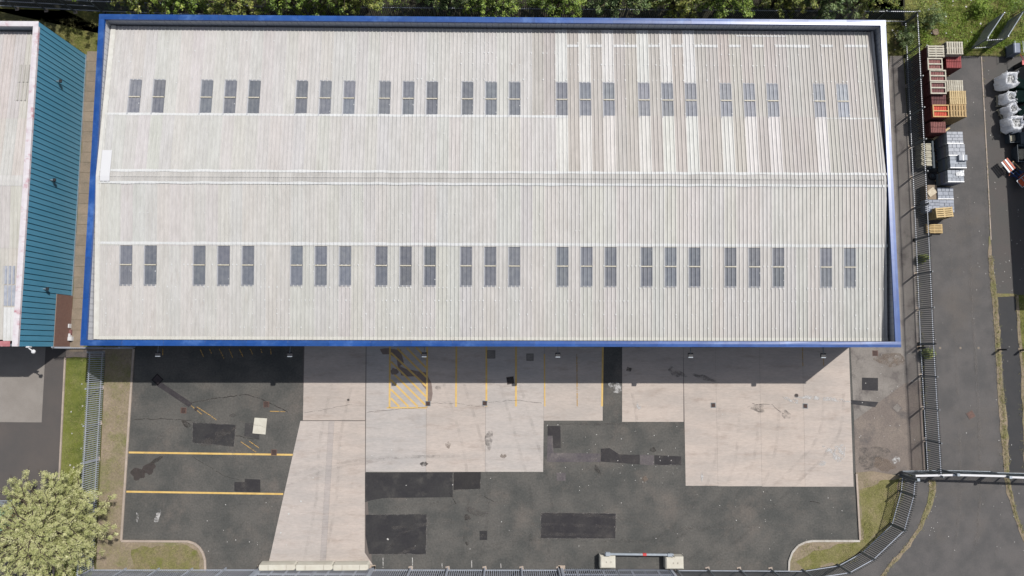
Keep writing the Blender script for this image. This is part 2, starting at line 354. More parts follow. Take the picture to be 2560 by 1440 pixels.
# the strip of bitumen between the bays again on top of that bed
sheet('asphalt_strip', [(1508, 862), (1554, 862), (1554, 1053), (1508, 1053)], M['asphalt'], 2, YARD)
def patch(pts, col=(1, 1, 1), m='patch', k=2, wob=0.0): return sheet('asphalt_patch', pts, M[m], k, YARD, col=col, wob=wob)
patch([(482, 1056), (589, 1062), (585, 1117), (481, 1107)])
patch([(911, 1182), (1132, 1181), (1132, 1243), (960, 1245), (930, 1250), (912, 1256)])
patch([(1134, 1181), (1202, 1180), (1201, 1222), (1134, 1225)], (.82, .78, .76))
patch([(914, 1287), (1067, 1285), (1065, 1386), (922, 1385), (914, 1340)])
patch([(1353, 1282), (1540, 1284), (1538, 1346), (1352, 1346)], (.95, .92, .95))
patch([(1369, 1065), (1401, 1065), (1402, 1120), (1383, 1120), (1382, 1089), (1369, 1089)], (1.1, 1.05, 1.05))
patch([(1369, 1090), (1381, 1090), (1384, 1132), (1501, 1134), (1501, 1155), (1367, 1155)], (3.4, 3.15, 3.05))
patch([(1502, 1122), (1524, 1120), (1548, 1136), (1599, 1137), (1599, 1161), (1502, 1154)], (1.1, 1.05, 1.05))
patch([(1600, 1137), (1635, 1138), (1635, 1163), (1600, 1161)], (3.4, 3.15, 3.05))
patch([(1636, 1138), (1703, 1141), (1703, 1163), (1636, 1163)], (1.1, 1.05, 1.05))
patch([(586, 1205), (612, 1205), (612, 1197), (651, 1199), (651, 1231), (586, 1229)], (1.05, 1.02, 1.02))
patch([(1391, 1182), (1414, 1182), (1414, 1202), (1392, 1202)], (3.4, 3.15, 3.05))
patch([(1199, 1327), (1218, 1327), (1218, 1350), (1199, 1350)], (.95, .95, .95))
patch([(402, 955), (481, 1008), (472, 1018), (390, 963)], (1.25, 1.15, 1.2))
patch([(393, 933), (409, 949), (394, 964), (378, 950)], (.5, .45, .5))
patch([(393, 937), (405, 949), (394, 960), (382, 950)], (1.5, 1.25, 1.3), k=3)
patch([(613, 1058), (650, 1058), (648, 1097), (610, 1090)], (1.5, 1.5, 1.45))
patch([(2155, 944), (2195, 945), (2195, 977), (2155, 975)], (.95, .95, 1.0), k=5)
patch([(2128, 1000), (2196, 1005), (2188, 1018), (2128, 1010)], (1.1, 1.1, 1.15), k=5)
# east of the bays
sheet('gravel_strip', [(2225, 140), (2258, 140), (2288, 600), (2298, 880), (2312, 1182), (2228, 1182), (2228, 880), (2150, 868)], M['oldcon'], 2, YARD, **ST)
sheet('hardstanding', [(2126, 862), (2300, 862), (2302, 950), (2262, 958), (2135, 1052)], M['oldcon'], 3, YARD, col=(1, 1, 1), **ST)
sheet('rough_hardstanding', [(2262, 958), (2303, 951), (2313, 1182), (2240, 1184), (2150, 1200), (2139, 1180), (2135, 1052)], M['rough'], 3, YARD, **ST)
sheet('dead_grass', [(2180, -60), (2256, -60), (2262, 137), (2150, 137)], M['grassdk'], 2, **ST)
# east side strips
sheet('pavement', [(2456, 142), (2760, 142), (2760, 736), (2494, 736), (2479, 600), (2470, 420)], M['pave'], 1, **ST)
sheet('new_pavement', [(2491, 739), (2540, 738), (2552, 900), (2562, 1180), (2523, 1180), (2506, 900)], M['newtar'], 2, **ST)
sheet('grass_bank', [(2541, 737), (2760, 737), (2760, 1180), (2562, 1180), (2552, 900)], M['grassdk'], 3, **ST)
sheet('grass_field', [(2262, -400), (2900, -400), (2900, 139), (2440, 139), (2262, 141)], M['grassdk'], 4, **ST)
sheet('woodland_floor', [(-400, -500), (2262, -500), (2262, 50), (1000, 46), (262, 28), (-400, -10)], M['wood_floor'], 2, **ST)
def weedline(pts, wd, m, name='weed_strip', k=5):
    L_, R_ = [], []
    for i, (x, y) in enumerate(pts): 
        wv = wd[i] if isinstance(wd, list) else wd
        L_.append((x - wv / 2, y)); R_.append((x + wv / 2, y))
    return sheet(name, L_ + R_[::-1], m, k, wob=.16, **ST)
weedline([(2474, 590), (2476, 640), (2482, 700), (2488, 760), (2495, 860), (2500, 960), (2508, 1040), (2514, 1120), (2517, 1184)], [5, 9, 13, 14, 13, 14, 20, 17, 12], M['soil'])
weedline([(2517, 1196), (2527, 1240), (2540, 1290), (2556, 1335), (2580, 1380)], [14, 12, 10, 9, 9], M['soil'])
weedline([(2330, 1200), (2332, 1228), (2322, 1270), (2300, 1320), (2270, 1365), (2238, 1400), (2205, 1440), (2190, 1470)], [16, 18, 14, 12, 12, 12, 11, 11], M['soil'])
sheet('grass_edge', [(2488, 733), (2542, 735), (2542, 741), (2488, 742)], M['drygrass'], 6, wob=.06, **ST)
sheet('soil_edge', [(2538, 738), (2546, 738), (2556, 880), (2566, 1000), (2570, 1180), (2560, 1180), (2556, 1000), (2549, 880)], M['soil'], 6, wob=.12, **ST)

# painted lines
marks = empty('road_marking', G(1200, 950), kind='structure')
def line(a, b, wd, m='yellow', k=5, z=None):
    a, b = G(*a), G(*b); zz = k * LAY if z is None else z
    a.z = b.z = zz; d = (b - a).normalized(); r = Vector((-d.y, d.x, 0)) * wd / 2; c = (a + b) / 2
    put('painted_line', mesh('painted_line', [a - r - c, b - r - c, b + r - c, a + r - c], [(0, 1, 2, 3)], M[m]), marks, c)
for x0, y0, x1, y1 in [(975, 866, 974, 1019), (1068, 866, 1067, 1017), (1141, 866, 1140, 1017), (1216, 866, 1216, 1016), (1290, 866, 1290, 1016), (1507, 866, 1505, 1016)]:
    line((x0, y0), (x1, y1), .15)
line((1361, 885), (1362, 1016), .10); line((1442, 885), (1443, 1016), .08, 'yellowf')
line((967, 1019.5), (1067, 1019.5), .11)
for a, b in [((1440, 100), (1530, 200)), ((1355, 105), (1535, 290)), ((1270, 110), (1535, 370)), ((1215, 150), (1530, 450)), ((1215, 230), (1530, 545)), ((1215, 315), (1525, 620)),
             ((1215, 395), (1455, 635)), ((1215, 480), (1372, 635)), ((1215, 560), (1290, 635))]:
    line((640 + a[0] / 3.6, 840 + a[1] / 3.6), (640 + b[0] / 3.6, 840 + b[1] / 3.6), .15, k=4.6)
line((322, 1131), (733, 1137), .15, k=3); line((316, 1229), (708, 1235), .15, k=3)
for x, dx, ln in [(500, 9, 20), (524, 5, 12), (548, 12, 24), (573, 9, 22), (598, 10, 20), (625, 7, 14), (652, 3, 10), (676, 2, 14), (407, 0, 16)]:
    line((x, 872), (x + dx, 872 + ln), .08, 'yellowf', 3)
for a, b in [((492, 1017), (528, 1040)), ((478, 1014), (505, 1036)), ((602, 1104), (640, 1130)), ((622, 1102), (648, 1120)), ((528, 1040), (541, 1050)), ((673, 1028), (713, 1029))]:
    line(a, b, .06, 'yellowf', 3)
for x in (2006, 1058 + 1000): line((x, 868), (x + 1, 915), .07, 'yellowf', 5)
for x, y0, y1 in [(957.5, 1394, 1420), (1031, 1394, 1420), (1105, 1408, 1420), (1179, 1400, 1419), (1252, 1408, 1420)]:
    line((x, y0), (x + .5, y1), .06, 'whitep', 3)

# stains, cracks, wet marks (shapes of their own)
BK = [6.0]
def blob(cx, cy, rx, ry, m, k=None, n_=22, rot=0.0, name='stain'):
    BK[0] += .06; k = BK[0]; s = random.random() * 50; pts = []
    for i in range(n_):
        t = 2 * math.pi * i / n_; r = 1 + .55 * mnoise.noise(Vector((math.cos(t) * 1.4 + s, math.sin(t) * 1.4, s)))
        x, y = rx * r * math.cos(t), ry * r * math.sin(t)
        pts.append((cx + x * math.cos(rot) - y * math.sin(rot), cy + x * math.sin(rot) + y * math.cos(rot)))
    return sheet(name, pts, M[m], k, YARD)
M['stains'] = mat('tyre_smudge', A(104, 100, 98), A(112, 108, 104), 3, .8, wear=(1.6, .36, .62), maxa=.5)
for c in [(345, 1186, 19, 14, 'wetpatch', .1), (373, 1172, 20, 12, 'wetpatch', -.6), (391, 1150, 18, 5, 'stain', -.6), (490, 1023, 5, 4, 'wetpatch', 0), (584, 1038, 9, 5, 'stains', -.2),
          (466, 1060, 12, 6, 'stain', .6), (1168, 1293, 7, 7, 'stain', 0), (1168, 1358, 5, 5, 'stain', 0), (985, 928, 9, 10, 'wetrun', .3), (1223, 1098, 9, 22, 'stains', .1), (1258, 1140, 8, 5, 'stainb', 0),
          (1494, 1175, 5, 14, 'stain', -.5), (1633, 1124, 8, 6, 'stain', 0), (1572, 923, 7, 5, 'stain', 0), (1690, 930, 26, 9, 'stains', .4), (1760, 945, 30, 6, 'stains', .3), (1060, 1160, 9, 6, 'stain', 0),
          (1120, 1113, 6, 8, 'stainb', 0), (871, 1000, 3, 3, 'stain', 0), (1095, 970, 7, 6, 'stains', 0), (1965, 1035, 12, 10, 'stains', .5), (1895, 1020, 22, 8, 'stains', .2),
          (2180, 1140, 40, 30, 'stains', 0), (2210, 1160, 26, 16, 'stainb', .4), (2230, 900, 40, 14, 'stainb', 0),
          (2098, 1135, 15, 22, 'stainw', .1), (2075, 1128, 18, 8, 'stainw', .5), (1597, 1014, 5, 11, 'stainw', -.2), (1540, 968, 16, 11, 'stainw', .3), (393, 1292, 6, 18, 'stainw', .25), (343, 1292, 3, 12, 'stainw', 0), (2055, 1158, 12, 5, 'stainw', 0),
          (1612, 1197, 7, 7, 'stainb', 0), (1755, 1190, 3, 10, 'stainw', 0), (1980, 1000, 20, 5, 'stainw', .3), (2060, 997, 60, 6, 'stainw', .09), (1500, 1060, 80, 3, 'stains', 0),
          (2240, 1150, 12, 8, 'stainw', 0), (530, 1100, 40, 9, 'stains', -.3), (560, 1080, 26, 9, 'stains', -.3), (1190, 1280, 30, 10, 'stains', .3)]:
    blob(*c[:4], c[4], rot=c[5])
# wet run across the hatched bay
sheet('stain', [(950, 872), (1003, 872), (1009, 905), (1000, 915), (1040, 930), (1066, 930), (1078, 955), (1082, 985), (1078, 1003), (1068, 1003), (1066, 975), (1050, 950), (1036, 942), (1005, 938), (994, 918), (992, 897), (975, 887), (955, 884)], M['wetrun'], 3.5, YARD, wob=.15)
def crack(pts, wd=.025, m='crack', k=6):
    P = []
    for a, b in zip(pts, pts[1:]):
        n_ = max(2, int(math.dist(a, b) / 9))
        for j in range(n_): P.append((a[0] + (b[0] - a[0]) * j / n_ + random.uniform(-1.5, 1.5), a[1] + (b[1] - a[1]) * j / n_ + random.uniform(-1.5, 1.5)))
    P.append(pts[-1]); V, F = [], []
    Q = [G(x, y, k * LAY) for x, y in P]; c = Q[0].copy()
    for i, q in enumerate(Q):
        d = (Q[min(i + 1, len(Q) - 1)] - Q[max(i - 1, 0)]).normalized(); r = Vector((-d.y, d.x, 0)) * wd * random.uniform(.3, .6)
        V += [q - r - c, q + r - c]
        if i: F.append((2 * i - 2, 2 * i, 2 * i + 1, 2 * i - 1))
    put('crack', mesh('crack', V, F, M[m]), YARD, c)
crack([(337, 1048), (400, 1047), (480, 1050)], .05); crack([(478, 1008), (530, 996), (620, 986), (660, 1000), (720, 1030)], .07, 'crack')
crack([(918, 1031), (990, 1024), (1070, 1018)]); crack([(1075, 1008), (1140, 1008), (1210, 1017)]); crack([(1220, 1006), (1290, 1000), (1355, 1008)])
crack([(760, 1033), (830, 1020), (880, 1012)], .02); crack([(1880, 1010), (1930, 1012), (1960, 1035)], .04); crack([(590, 1090), (648, 1098)], .05)
crack([(1125, 1230), (1140, 1260)], .04); crack([(1210, 1240), (1235, 1255)], .04); crack([(2024, 1253), (2050, 1258)], .05); crack([(480, 1140), (560, 1190), (600, 1200)], .03)
def curve(pts, wd, m, k):
    out = []
    P_ = [pts[0]] + list(pts) + [pts[-1]]
    for i in range(1, len(P_) - 2):
        for j in range(10):
            t = j / 10; q = []
            for d in (0, 1):
                a, b, c_, e_ = (P_[i + n][d] for n in (-1, 0, 1, 2)); q.append(.5 * (2 * b + (c_ - a) * t + (2 * a - 5 * b + 4 * c_ - e_) * t * t + (3 * b - a - 3 * c_ + e_) * t ** 3))
            out.append(tuple(q))
    out.append(pts[-1]); Q = [G(x, y, k * LAY) for x, y in out]; c0 = Q[0].copy(); V = []; F = []
    for i, q in enumerate(Q):
        d = (Q[min(i + 1, len(Q) - 1)] - Q[max(i - 1, 0)]).normalized(); r_ = Vector((-d.y, d.x, 0)) * wd / 2; V += [q - r_ - c0, q + r_ - c0]
        if i: F.append((2 * i - 2, 2 * i, 2 * i + 1, 2 * i - 1))
    put('tyre_track', mesh('tyre_track', V, F, M[m]), YARD, c0)
tk = 9.0
for pts, m in [([(520, 1420), (560, 1300), (700, 1200), (900, 1150), (1100, 1140)], 'track'), ([(760, 1400), (790, 1250), (800, 1100), (830, 960)], 'track'), ([(960, 1400), (1010, 1330), (1200, 1290), (1500, 1290), (1700, 1330)], 'trackl'),
               ([(980, 1270), (1150, 1255), (1400, 1262), (1700, 1270), (2000, 1262)], 'trackl'), ([(1100, 1400), (1300, 1350), (1600, 1350), (1800, 1280), (1880, 1160), (1900, 1000)], 'track'), ([(1720, 1400), (1820, 1330), (1920, 1230), (2040, 1100), (2060, 980)], 'track'),
               ([(1150, 1400), (1170, 1280), (1160, 1130), (1110, 960)], 'track'), ([(1320, 1400), (1330, 1260), (1300, 1130), (1250, 960)], 'track'), ([(350, 1100), (430, 1020), (560, 1000), (700, 1020)], 'trackl'), ([(600, 1400), (620, 1300), (600, 1180), (560, 1080)], 'trackl'),
               ([(1400, 1230), (1480, 1160), (1540, 1080), (1530, 980)], 'trackl'), ([(1560, 1400), (1700, 1300), (1780, 1180), (1800, 1020)], 'track'), ([(2380, 1400), (2400, 1250), (2395, 1000), (2380, 700), (2370, 400)], 'trackl'), ([(2440, 1400), (2450, 1250), (2445, 1000), (2425, 700), (2410, 400)], 'trackl'), ([(930, 1390), (1000, 1350), (1080, 1260), (1250, 1230)], 'track')]:
    for o_ in (0, 50):
        tk += .05; curve([(x + (o_ if abs(pts[0][1] - pts[-1][1]) > 120 else 0), y + (0 if abs(pts[0][1] - pts[-1][1]) > 120 else o_)) for x, y in pts], .24, m, tk)
for pts in [[(482, 1056), (589, 1062), (585, 1117), (481, 1107), (482, 1056)], [(1132, 1181), (1132, 1243)], [(914, 1287), (1067, 1285), (1065, 1386), (922, 1385)], [(1353, 1282), (1540, 1284), (1538, 1346), (1352, 1346), (1353, 1282)], [(1201, 1180), (1201, 1222), (1134, 1225)], [(1636, 1163), (1703, 1163), (1703, 1141)]]:
    crack(pts, .06, 'edge', 7)
# litter: countless flecks
def flecks(name, areas, m, size=(.018, .05)):
    V, F = [], []
    for (x0, x1, y0, y1, cnt, z) in areas:
        for _ in range(cnt):
            p = G(random.uniform(x0, x1), random.uniform(y0, y1), z); r = random.uniform(*size); t = random.random() * 3.14; b = len(V)
            for q in range(4):
                a = t + q * math.pi / 2 + random.uniform(-.3, .3); V.append((p.x + r * math.cos(a), p.y + r * math.sin(a), p.z + random.uniform(0.002, .012)))
            F.append((b, b + 1, b + 2, b + 3))
    put(name, mesh(name, V, F, m), kind='stuff', label='small pale scraps of litter scattered over the asphalt')
flecks('litter', [(340, 700, 1250, 1400, 14, .025), (1390, 1700, 1060, 1230, 26, .025), (1530, 1700, 1110, 1200, 18, .025), (1700, 2110, 1225, 1400, 22, .025), (950, 1950, 1190, 1380, 24, .025), (2310, 2460, 150, 1180, 18, .03),
                  (2430, 2530, 150, 730, 26, .03), (2490, 2530, 600, 1180, 18, .03), (2320, 2340, 1200, 1350, 14, .035), (2130, 2290, 880, 1100, 26, .03), (2480, 2560, 1200, 1420, 10, .035), (780, 2100, 880, 1210, 10, .03), (2300, 2520, 1210, 1420, 5, .03), (2510, 2560, 480, 720, 12, .03)], M['paper'])
flecks('litter', [(2300, 2460, 0, 120, 26, .3), (2230, 2300, 60, 200, 16, .05), (170, 210, 900, 1180, 8, .05), (700, 1000, 1060, 1380, 10, .03)], M['paper'], (.04, .10))

# ------------------------------------------------------------------ the big warehouse
X0, X1, Y0, Y1, HT = -30.49, 29.02, .12, 24.96, 7.31
WH = empty('warehouse', ((X0 + X1) / 2, (Y0 + Y1) / 2, 0), label='large warehouse with pale corrugated roof, rooflights and blue parapet coping', cat='warehouse')
XI0, XI1, YI0, YI1 = X0 + .41, X1 - .30, Y0 + .41, Y1 - .41       # inner edges of the coping
RX0, RY0, RY1, RIDGE_Y, EZ, RZ = -30.06, .60, 24.50, 12.565, 6.36, 7.20
PIT = .29773
def zr(y): return EZ + (RZ - EZ) * (1 - abs(y - RIDGE_Y) / (RY1 - RIDGE_Y))
# wall shells (thick) in cladding
def wallbox(name, x0, x1, y0, y1, z0, z1, m, parent): 
    cx, cy = (x0 + x1) / 2, (y0 + y1) / 2
    return put(name, MB().box(x0 - cx, x1 - cx, y0 - cy, y1 - cy, z0, z1).me(name, m), parent, (cx, cy, 0))
wt = .12
wallbox('wall', X0 + .06, X0 + .06 + wt, Y0 + .06, Y1 - .06, 0, HT - .05, M['gray_clad'], WH)
wallbox('wall', X1 - .06 - wt, X1 - .06, Y0 + .06, Y1 - .06, 0, HT - .05, M['gray_clad'], WH)
wallbox('wall', X0 + .2, X1 - .2, Y0 + .06, Y0 + .06 + wt, 0, HT - .05, M['gray_clad'], WH)
wallbox('wall', X0 + .2, X1 - .2, Y1 - .06 - wt, Y1 - .06, 0, HT - .05, M['gray_clad'], WH)
# south elevation: doors
def add_fold(mb, x0, x1, y, z0, z1, n_): 
    for i in range(n_): mb.box(x0 + (x1 - x0) * i / n_, x0 + (x1 - x0) * (i + .86) / n_, y - .03, y, z0, z1)
door = MB().box(-2, 2, -.06, 0, 0, 4.2)
for i in range(14): door.box(-1.95, 1.95, -.075, -.06, .05 + i * .3, .05 + i * .3 + .26)
dm = door.me('roller_door', M['greyp'])
for x in (-6.5, 8.5, 17.5): put('roller_door', dm, WH, (x, Y0 + .06, 0))
# parapet inner linings in single sheets
LZ0 = 5.9
def liner(axis, fixed, a0, a1, sgn, pitch=.4405):
    n_ = int(round((a1 - a0) / pitch)); p = (a1 - a0) / n_
    if axis == 'y':
        me = MB().box(-.004 if sgn > 0 else -.028, .028 if sgn > 0 else .004, -p / 2 + .012, p / 2 - .012, LZ0, HT - .03).me('lining_sheet', M['liner'])
    else:
        me = MB().box(-p / 2 + .012, p / 2 - .012, -.004 if sgn > 0 else -.028, .028 if sgn > 0 else .004, LZ0, HT - .03).me('lining_sheet', M['liner'])
    for i in range(n_):
        c = a0 + p * (i + .5); put('lining_sheet', me, WH, (fixed, c, 0) if axis == 'y' else (c, fixed, 0))
liner('y', X0 + .30, YI0, Y1 - .28, 1)
liner('y', X1 - .22, YI0, Y1 - .28, -1)
liner('x', Y1 - .28, X0 + .34, X1 - .26, -1, .48)
wallbox('lining', X0 + .2, X0 + .295, Y0 + .2, Y1 - .2, LZ0, HT - .04, M['gutter'], WH)
wallbox('lining', X1 - .215, X1 - .19, Y0 + .2, Y1 - .2, LZ0, HT - .04, M['gutter'], WH)
wallbox('lining', X0 + .3, X1 - .22, Y1 - .275, Y1 - .2, LZ0, HT - .04, M['gutter'], WH)
wallbox('lining', X0 + .3, X1 - .22, Y0 + .19, Y0 + .26, 5.7, HT - .04, M['gutter'], WH)
# gutters
wallbox('gutter', X0 + .3, X1 - .3, Y1 - .60, Y1 - .285, 5.85, 5.90, M['gutter'], WH)
wallbox('gutter', X0 + .3, X1 - .3, Y0 + .27, Y0 + .60, 6.10, 6.16, M['gutter'], WH)
wallbox('gutter', X1 - .9, X1 - .26, Y0 + .30, Y1 - .30, 5.93, 5.96, M['gutter'], WH)
# blue copings in lengths with small upstand joints
def coping(x0, x1, y0, y1, m, parent, z, along, wid, st=3.0, name='coping'):
    n_ = max(1, round(((x1 - x0) if along == 'x' else (y1 - y0)) / st))
    for i in range(n_):
        j = random.uniform(-.004, .004)
        if along == 'x':
            a, b = x0 + (x1 - x0) * i / n_, x0 + (x1 - x0) * (i + 1) / n_; c = (a + b) / 2
            me = MB(); hw = (b - a) / 2 - .004; q = wid / 2
            me.v = [(-hw, -q, -.18), (-hw, -q, 0), (-hw, 0, .012 + j), (-hw, q, 0), (-hw, q, -.12), (hw, -q, -.18), (hw, -q, 0), (hw, 0, .012 - j), (hw, q, 0), (hw, q, -.12)]
            me.f = [(i_, i_ + 5, i_ + 6, i_ + 1) for i_ in range(4)]
            v = random.uniform(.85, 1.12); put(name, me.me(name, m), parent, (c, (y0 + y1) / 2, z + abs(j)), col=(v, v, v))
        else:
            a, b = y0 + (y1 - y0) * i / n_, y0 + (y1 - y0) * (i + 1) / n_; c = (a + b) / 2
            me = MB(); hw = (b - a) / 2 - .004; q = wid / 2
            me.v = [(q, -hw, -.18), (q, -hw, 0), (0, -hw, .012 + j), (-q, -hw, 0), (-q, -hw, -.12), (q, hw, -.18), (q, hw, 0), (0, hw, .012 - j), (-q, hw, 0), (-q, hw, -.12)]
            me.f = [(i_ , i_ + 5, i_ + 6, i_ + 1) for i_ in range(4)]
            v = random.uniform(.85, 1.12); put(name, me.me(name, m), parent, ((x0 + x1) / 2, c, z + abs(j)), col=(v, v, v))
coping(X0, X1, Y0, YI0, M['blue'], WH, HT, 'x', .41)
coping(X0, X1, YI1, Y1, M['blue'], WH, HT, 'x', .41)
coping(X0, XI0, YI0, YI1, M['blue'], WH, HT, 'y', .41)
coping(X1 - .41, X1, YI0, YI1, M['blue'], WH, HT, 'y', .41)
# corrugated sheets
def prof(n_, pit, h=.056):
    p = []
    for i in range(n_):
        x = i * pit
        for dx, z in ((0, 0), (.055, 0), (.068, .010), (.081, 0), (.125, 0), (.138, .010), (.151, 0), (.195, 0), (.215, h), (.262, h), (.2789, 0)): p.append((x + dx * pit / .2889, z))
    p.append((n_ * pit, 0)); return p
def corr(name, n_, pit, y0, y1, zf, dz, m, x_off=0.0):
    P = prof(n_, pit); V, F = [], []
    for y in (y0, y1):
        for x, z in P: V.append((x, y, zf(y) + z + dz))
    k = len(P); s = y1 > y0
    for i in range(k - 1): F.append((i, i + 1, i + 1 + k, i + k) if s else (i, i + k, i + 1 + k, i + 1))
    # turned-down near end so the sheet has an edge
    return mesh(name, V, F, m)
SW = PIT * 3
NCOL = 66
LAPN, LAPS = 17.38, 7.60
SKN = (20.10, 17.38); SKS = (7.45, 4.62)
offs = [0, 2, 6, 8, 10, 14, 16, 18, 21, 23, 25, 28, 30, 32, 36, 38, 40, 43, 45, 47, 50, 52, 54, 58, 60]
sky_cols = {3 + o for o in offs}
SX = -27.82 - SW / 2 - 3 * SW          # left edge of column 0 (rooflight centred in its column)
colx = [SX + i * SW for i in range(-1, NCOL)]
zf = zr
me_NA = corr('roof_sheet', 3, PIT, RY1 - .03, LAPN, zf, 0, M['roof'])
me_NAs = corr('roof_sheet', 3, PIT, RY1 - .03, SKN[0], zf, 0, M['roof'])
me_NB = corr('roof_sheet', 3, PIT, LAPN + .12, RIDGE_Y + .02, zf, .014, M['roof'])
me_SA = corr('roof_sheet', 3, PIT, RY0, LAPS, zf, 0, M['roof'])
me_SAs = corr('roof_sheet', 3, PIT, RY0, SKS[1], zf, 0, M['roof'])
me_SB = corr('roof_sheet', 3, PIT, LAPS - .12, RIDGE_Y - .02, zf, .014, M['roof'])
def sky_meshes(ya, yb):
    mid = ya + (yb - ya) * .49; s = 1 if yb > ya else -1
    p1 = corr('pane', 3, PIT, ya, mid - .06 * s, zf, .018, M['sky']); p2 = corr('pane', 3, PIT, mid + .06 * s, yb, zf, .010, M['sky'])
    bar = MB(); 
    yb0, yb1 = sorted((mid - .055 * s, mid + .055 * s)); bar.box(0.02, SW - .03, yb0 + .012, yb1 - .012, zf(mid) + .02, zf(mid) + .075)
    fr = MB(); y_a, y_b = sorted((ya, yb)); fr.box(-.012, .05, y_a, y_b, zf(y_b) - .02 if y_b < RIDGE_Y else zf(y_b) - .02, zf(y_a) + .02)
    return p1, p2, bar.me('glazing_bar', M['skyb'])
skN = sky_meshes(SKN[0], SKN[1]); skS = sky_meshes(SKS[0], SKS[1])
def kerbmesh(ya, yb, low):
    V = []; F = []
    for x0, x1 in ((-.02, .055),):
        b = len(V); V += [(x0, ya, zf(ya) + .055), (x1, ya, zf(ya) + .03), (x1, yb, zf(yb) + .03), (x0, yb, zf(yb) + .055)]; F.append((b, b + 1, b + 2, b + 3) if yb > ya else (b, b + 3, b + 2, b + 1))
    yl = low; s = 1 if abs(low - RY0) < abs(low - RY1) else -1
    b = len(V); V += [(0, yl, zf(yl) + .045), (SW, yl, zf(yl) + .045), (SW, yl - .10 * s, zf(yl) + .022), (0, yl - .10 * s, zf(yl) + .022)]; F.append((b, b + 3, b + 2, b + 1) if s > 0 else (b, b + 1, b + 2, b + 3))
    return mesh('frame', V, F, M['skyf'])
kN = kerbmesh(SKN[0], SKN[1], SKN[0]); kS = kerbmesh(SKS[0], SKS[1], SKS[1])
rr = random.Random(5)
tn, tw = (.80, .755, .72), (1.13, 1.13, 1.125)
for ci in range(1, NCOL):
    x = SX + ci * SW
    right = ci >= 37
    j = lambda a=.02: (lambda v: (v, v, v))(1 + rr.uniform(-a, a))
    # tints
    if ci in sky_cols and right: tA = tw if ci < 52 else (.84, .80, .775); tB = tw if ci < 63 else (.86, .82, .79)
    elif right: tA = (.84, .80, .775) if ci < 54 else (.86, .835, .81); tB = (.86, .82, .79) if ci >= 40 else (.99, .98, .97)
    elif ci > 31: tA = (1, .99, .985); tB = (1.0, .99, .98)
    else: tA = (.985, .975, .975); tB = (.975, .97, .965)
    mul = lambda t: tuple(c * (1 + rr.uniform(-.018, .018)) for c in t)
    sA = (.975, .965, .95); sB = (.985, .98, .97) if not right else (1.02, 1.005, .985)
    if ci in sky_cols:
        put('roof_sheet', me_NAs, WH, (x, 0, 0), col=mul(tA)); put('roof_sheet', me_SAs, WH, (x, 0, 0), col=mul(sA))
        for kk, sk_ in ((kN, skN), (kS, skS)):
            fr = put('rooflight', kk, WH, (x, 0, 0))
            v = rr.uniform(.86, 1.16) * (1 + max(0, ci - 38) / 25 * (.42 if kk is kN else .12)); v *= (.9 if ci < 12 and kk is kS else 1)  # paler eastward: fading and sun glint put into the pane tint
            for q, (nm, me) in enumerate(zip(('pane', 'pane', 'glazing_bar'), sk_)):
                put(nm, me, fr, (x, 0, 0), col=(v * rr.uniform(.97, 1.03), v, v * rr.uniform(.97, 1.03)))
    else:
        put('roof_sheet', me_NA, WH, (x, 0, 0), col=mul(tA)); put('roof_sheet', me_SA, WH, (x, 0, 0), col=mul(sA))
    put('roof_sheet', me_NB, WH, (x, 0, 0), col=mul(tB)); put('roof_sheet', me_SB, WH, (x, 0, 0), col=mul(sB))
    last = x + SW
for nm, ya, yb, dz, tt in (('roof_sheet', RY1 - .03, LAPN, 0, (.84, .80, .77)), ('roof_sheet', LAPN + .12, RIDGE_Y + .02, .014, (1.03, 1.02, 1.0)), ('roof_sheet', RY0, LAPS, 0, (.98, .97, .95)), ('roof_sheet', LAPS - .12, RIDGE_Y - .02, .014, (1.02, 1.0, .985))):
    put(nm, corr(nm, 2, .25, ya, yb, zf, dz, M['roof']), WH, (last, 0, 0), col=tt)
RXE = last + .50
RXS = SX + SW
# ridge capping, one piece a column
P = prof(3, PIT); V, F = [], []
for y in (12.19, 12.50, 12.565, 12.63, 12.94):
    for x, z in P: V.append((x, y, zr(y) + z * 1.05 + .034 + (.03 if abs(y - 12.565) < .01 else 0)))
k = len(P)
for r in range(4):
    for i in range(k - 1): F.append((r * k + i, r * k + i + 1, (r + 1) * k + i + 1, (r + 1) * k + i))
rc = mesh('ridge_cap', V, F, M['roof']); 
x = SX + SW
while x + SW <= RXE + .1:
    v = rr.uniform(.86, 1.0); put('ridge_cap', rc, WH, (x, 0, 0), col=(v * .97, v * .96, v * .95)); x += SW
# bands of white sealant that follow the corrugations
def band(x0, x1, y0, y1, m='seal', lift=.022, name='sealant_band', wav=0.0):
    n0, n1 = math.floor((x0 - SX) / PIT), math.ceil((x1 - SX) / PIT); P = prof(n1 - n0, PIT); V = []; F = []
    for r, y in enumerate((y0, y1)):
        for x, z in P:
            yy_ = y + (wav * mnoise.noise(Vector((x * .7, r * 9, 0))) if wav else 0)
            V.append((x, yy_ - (y0 + y1) / 2, zr(yy_) + z + lift))
    k = len(P)
    for i in range(k - 1): F.append((i, i + 1, i + 1 + k, i + k))
    put(name, mesh(name, V, F, M[m]), WH, (SX + n0 * PIT, (y0 + y1) / 2, 0))
XE = RXE - .02
band(SX + SW, XE, 12.93, 13.11, lift=.060, wav=.05); band(SX + SW, XE, 12.03, 12.21, lift=.060, wav=.05)
band(SX + SW, SX + 40 * SW, LAPN - .06, LAPN + .13, lift=.026, wav=.04)
band(SX + SW, XE, LAPS - .04, LAPS + .16, lift=.030, wav=.05)
band(SX + SW, XE, RY0 - .02, RY0 + .22, 'trim', lift=.012, name='eaves_filler')
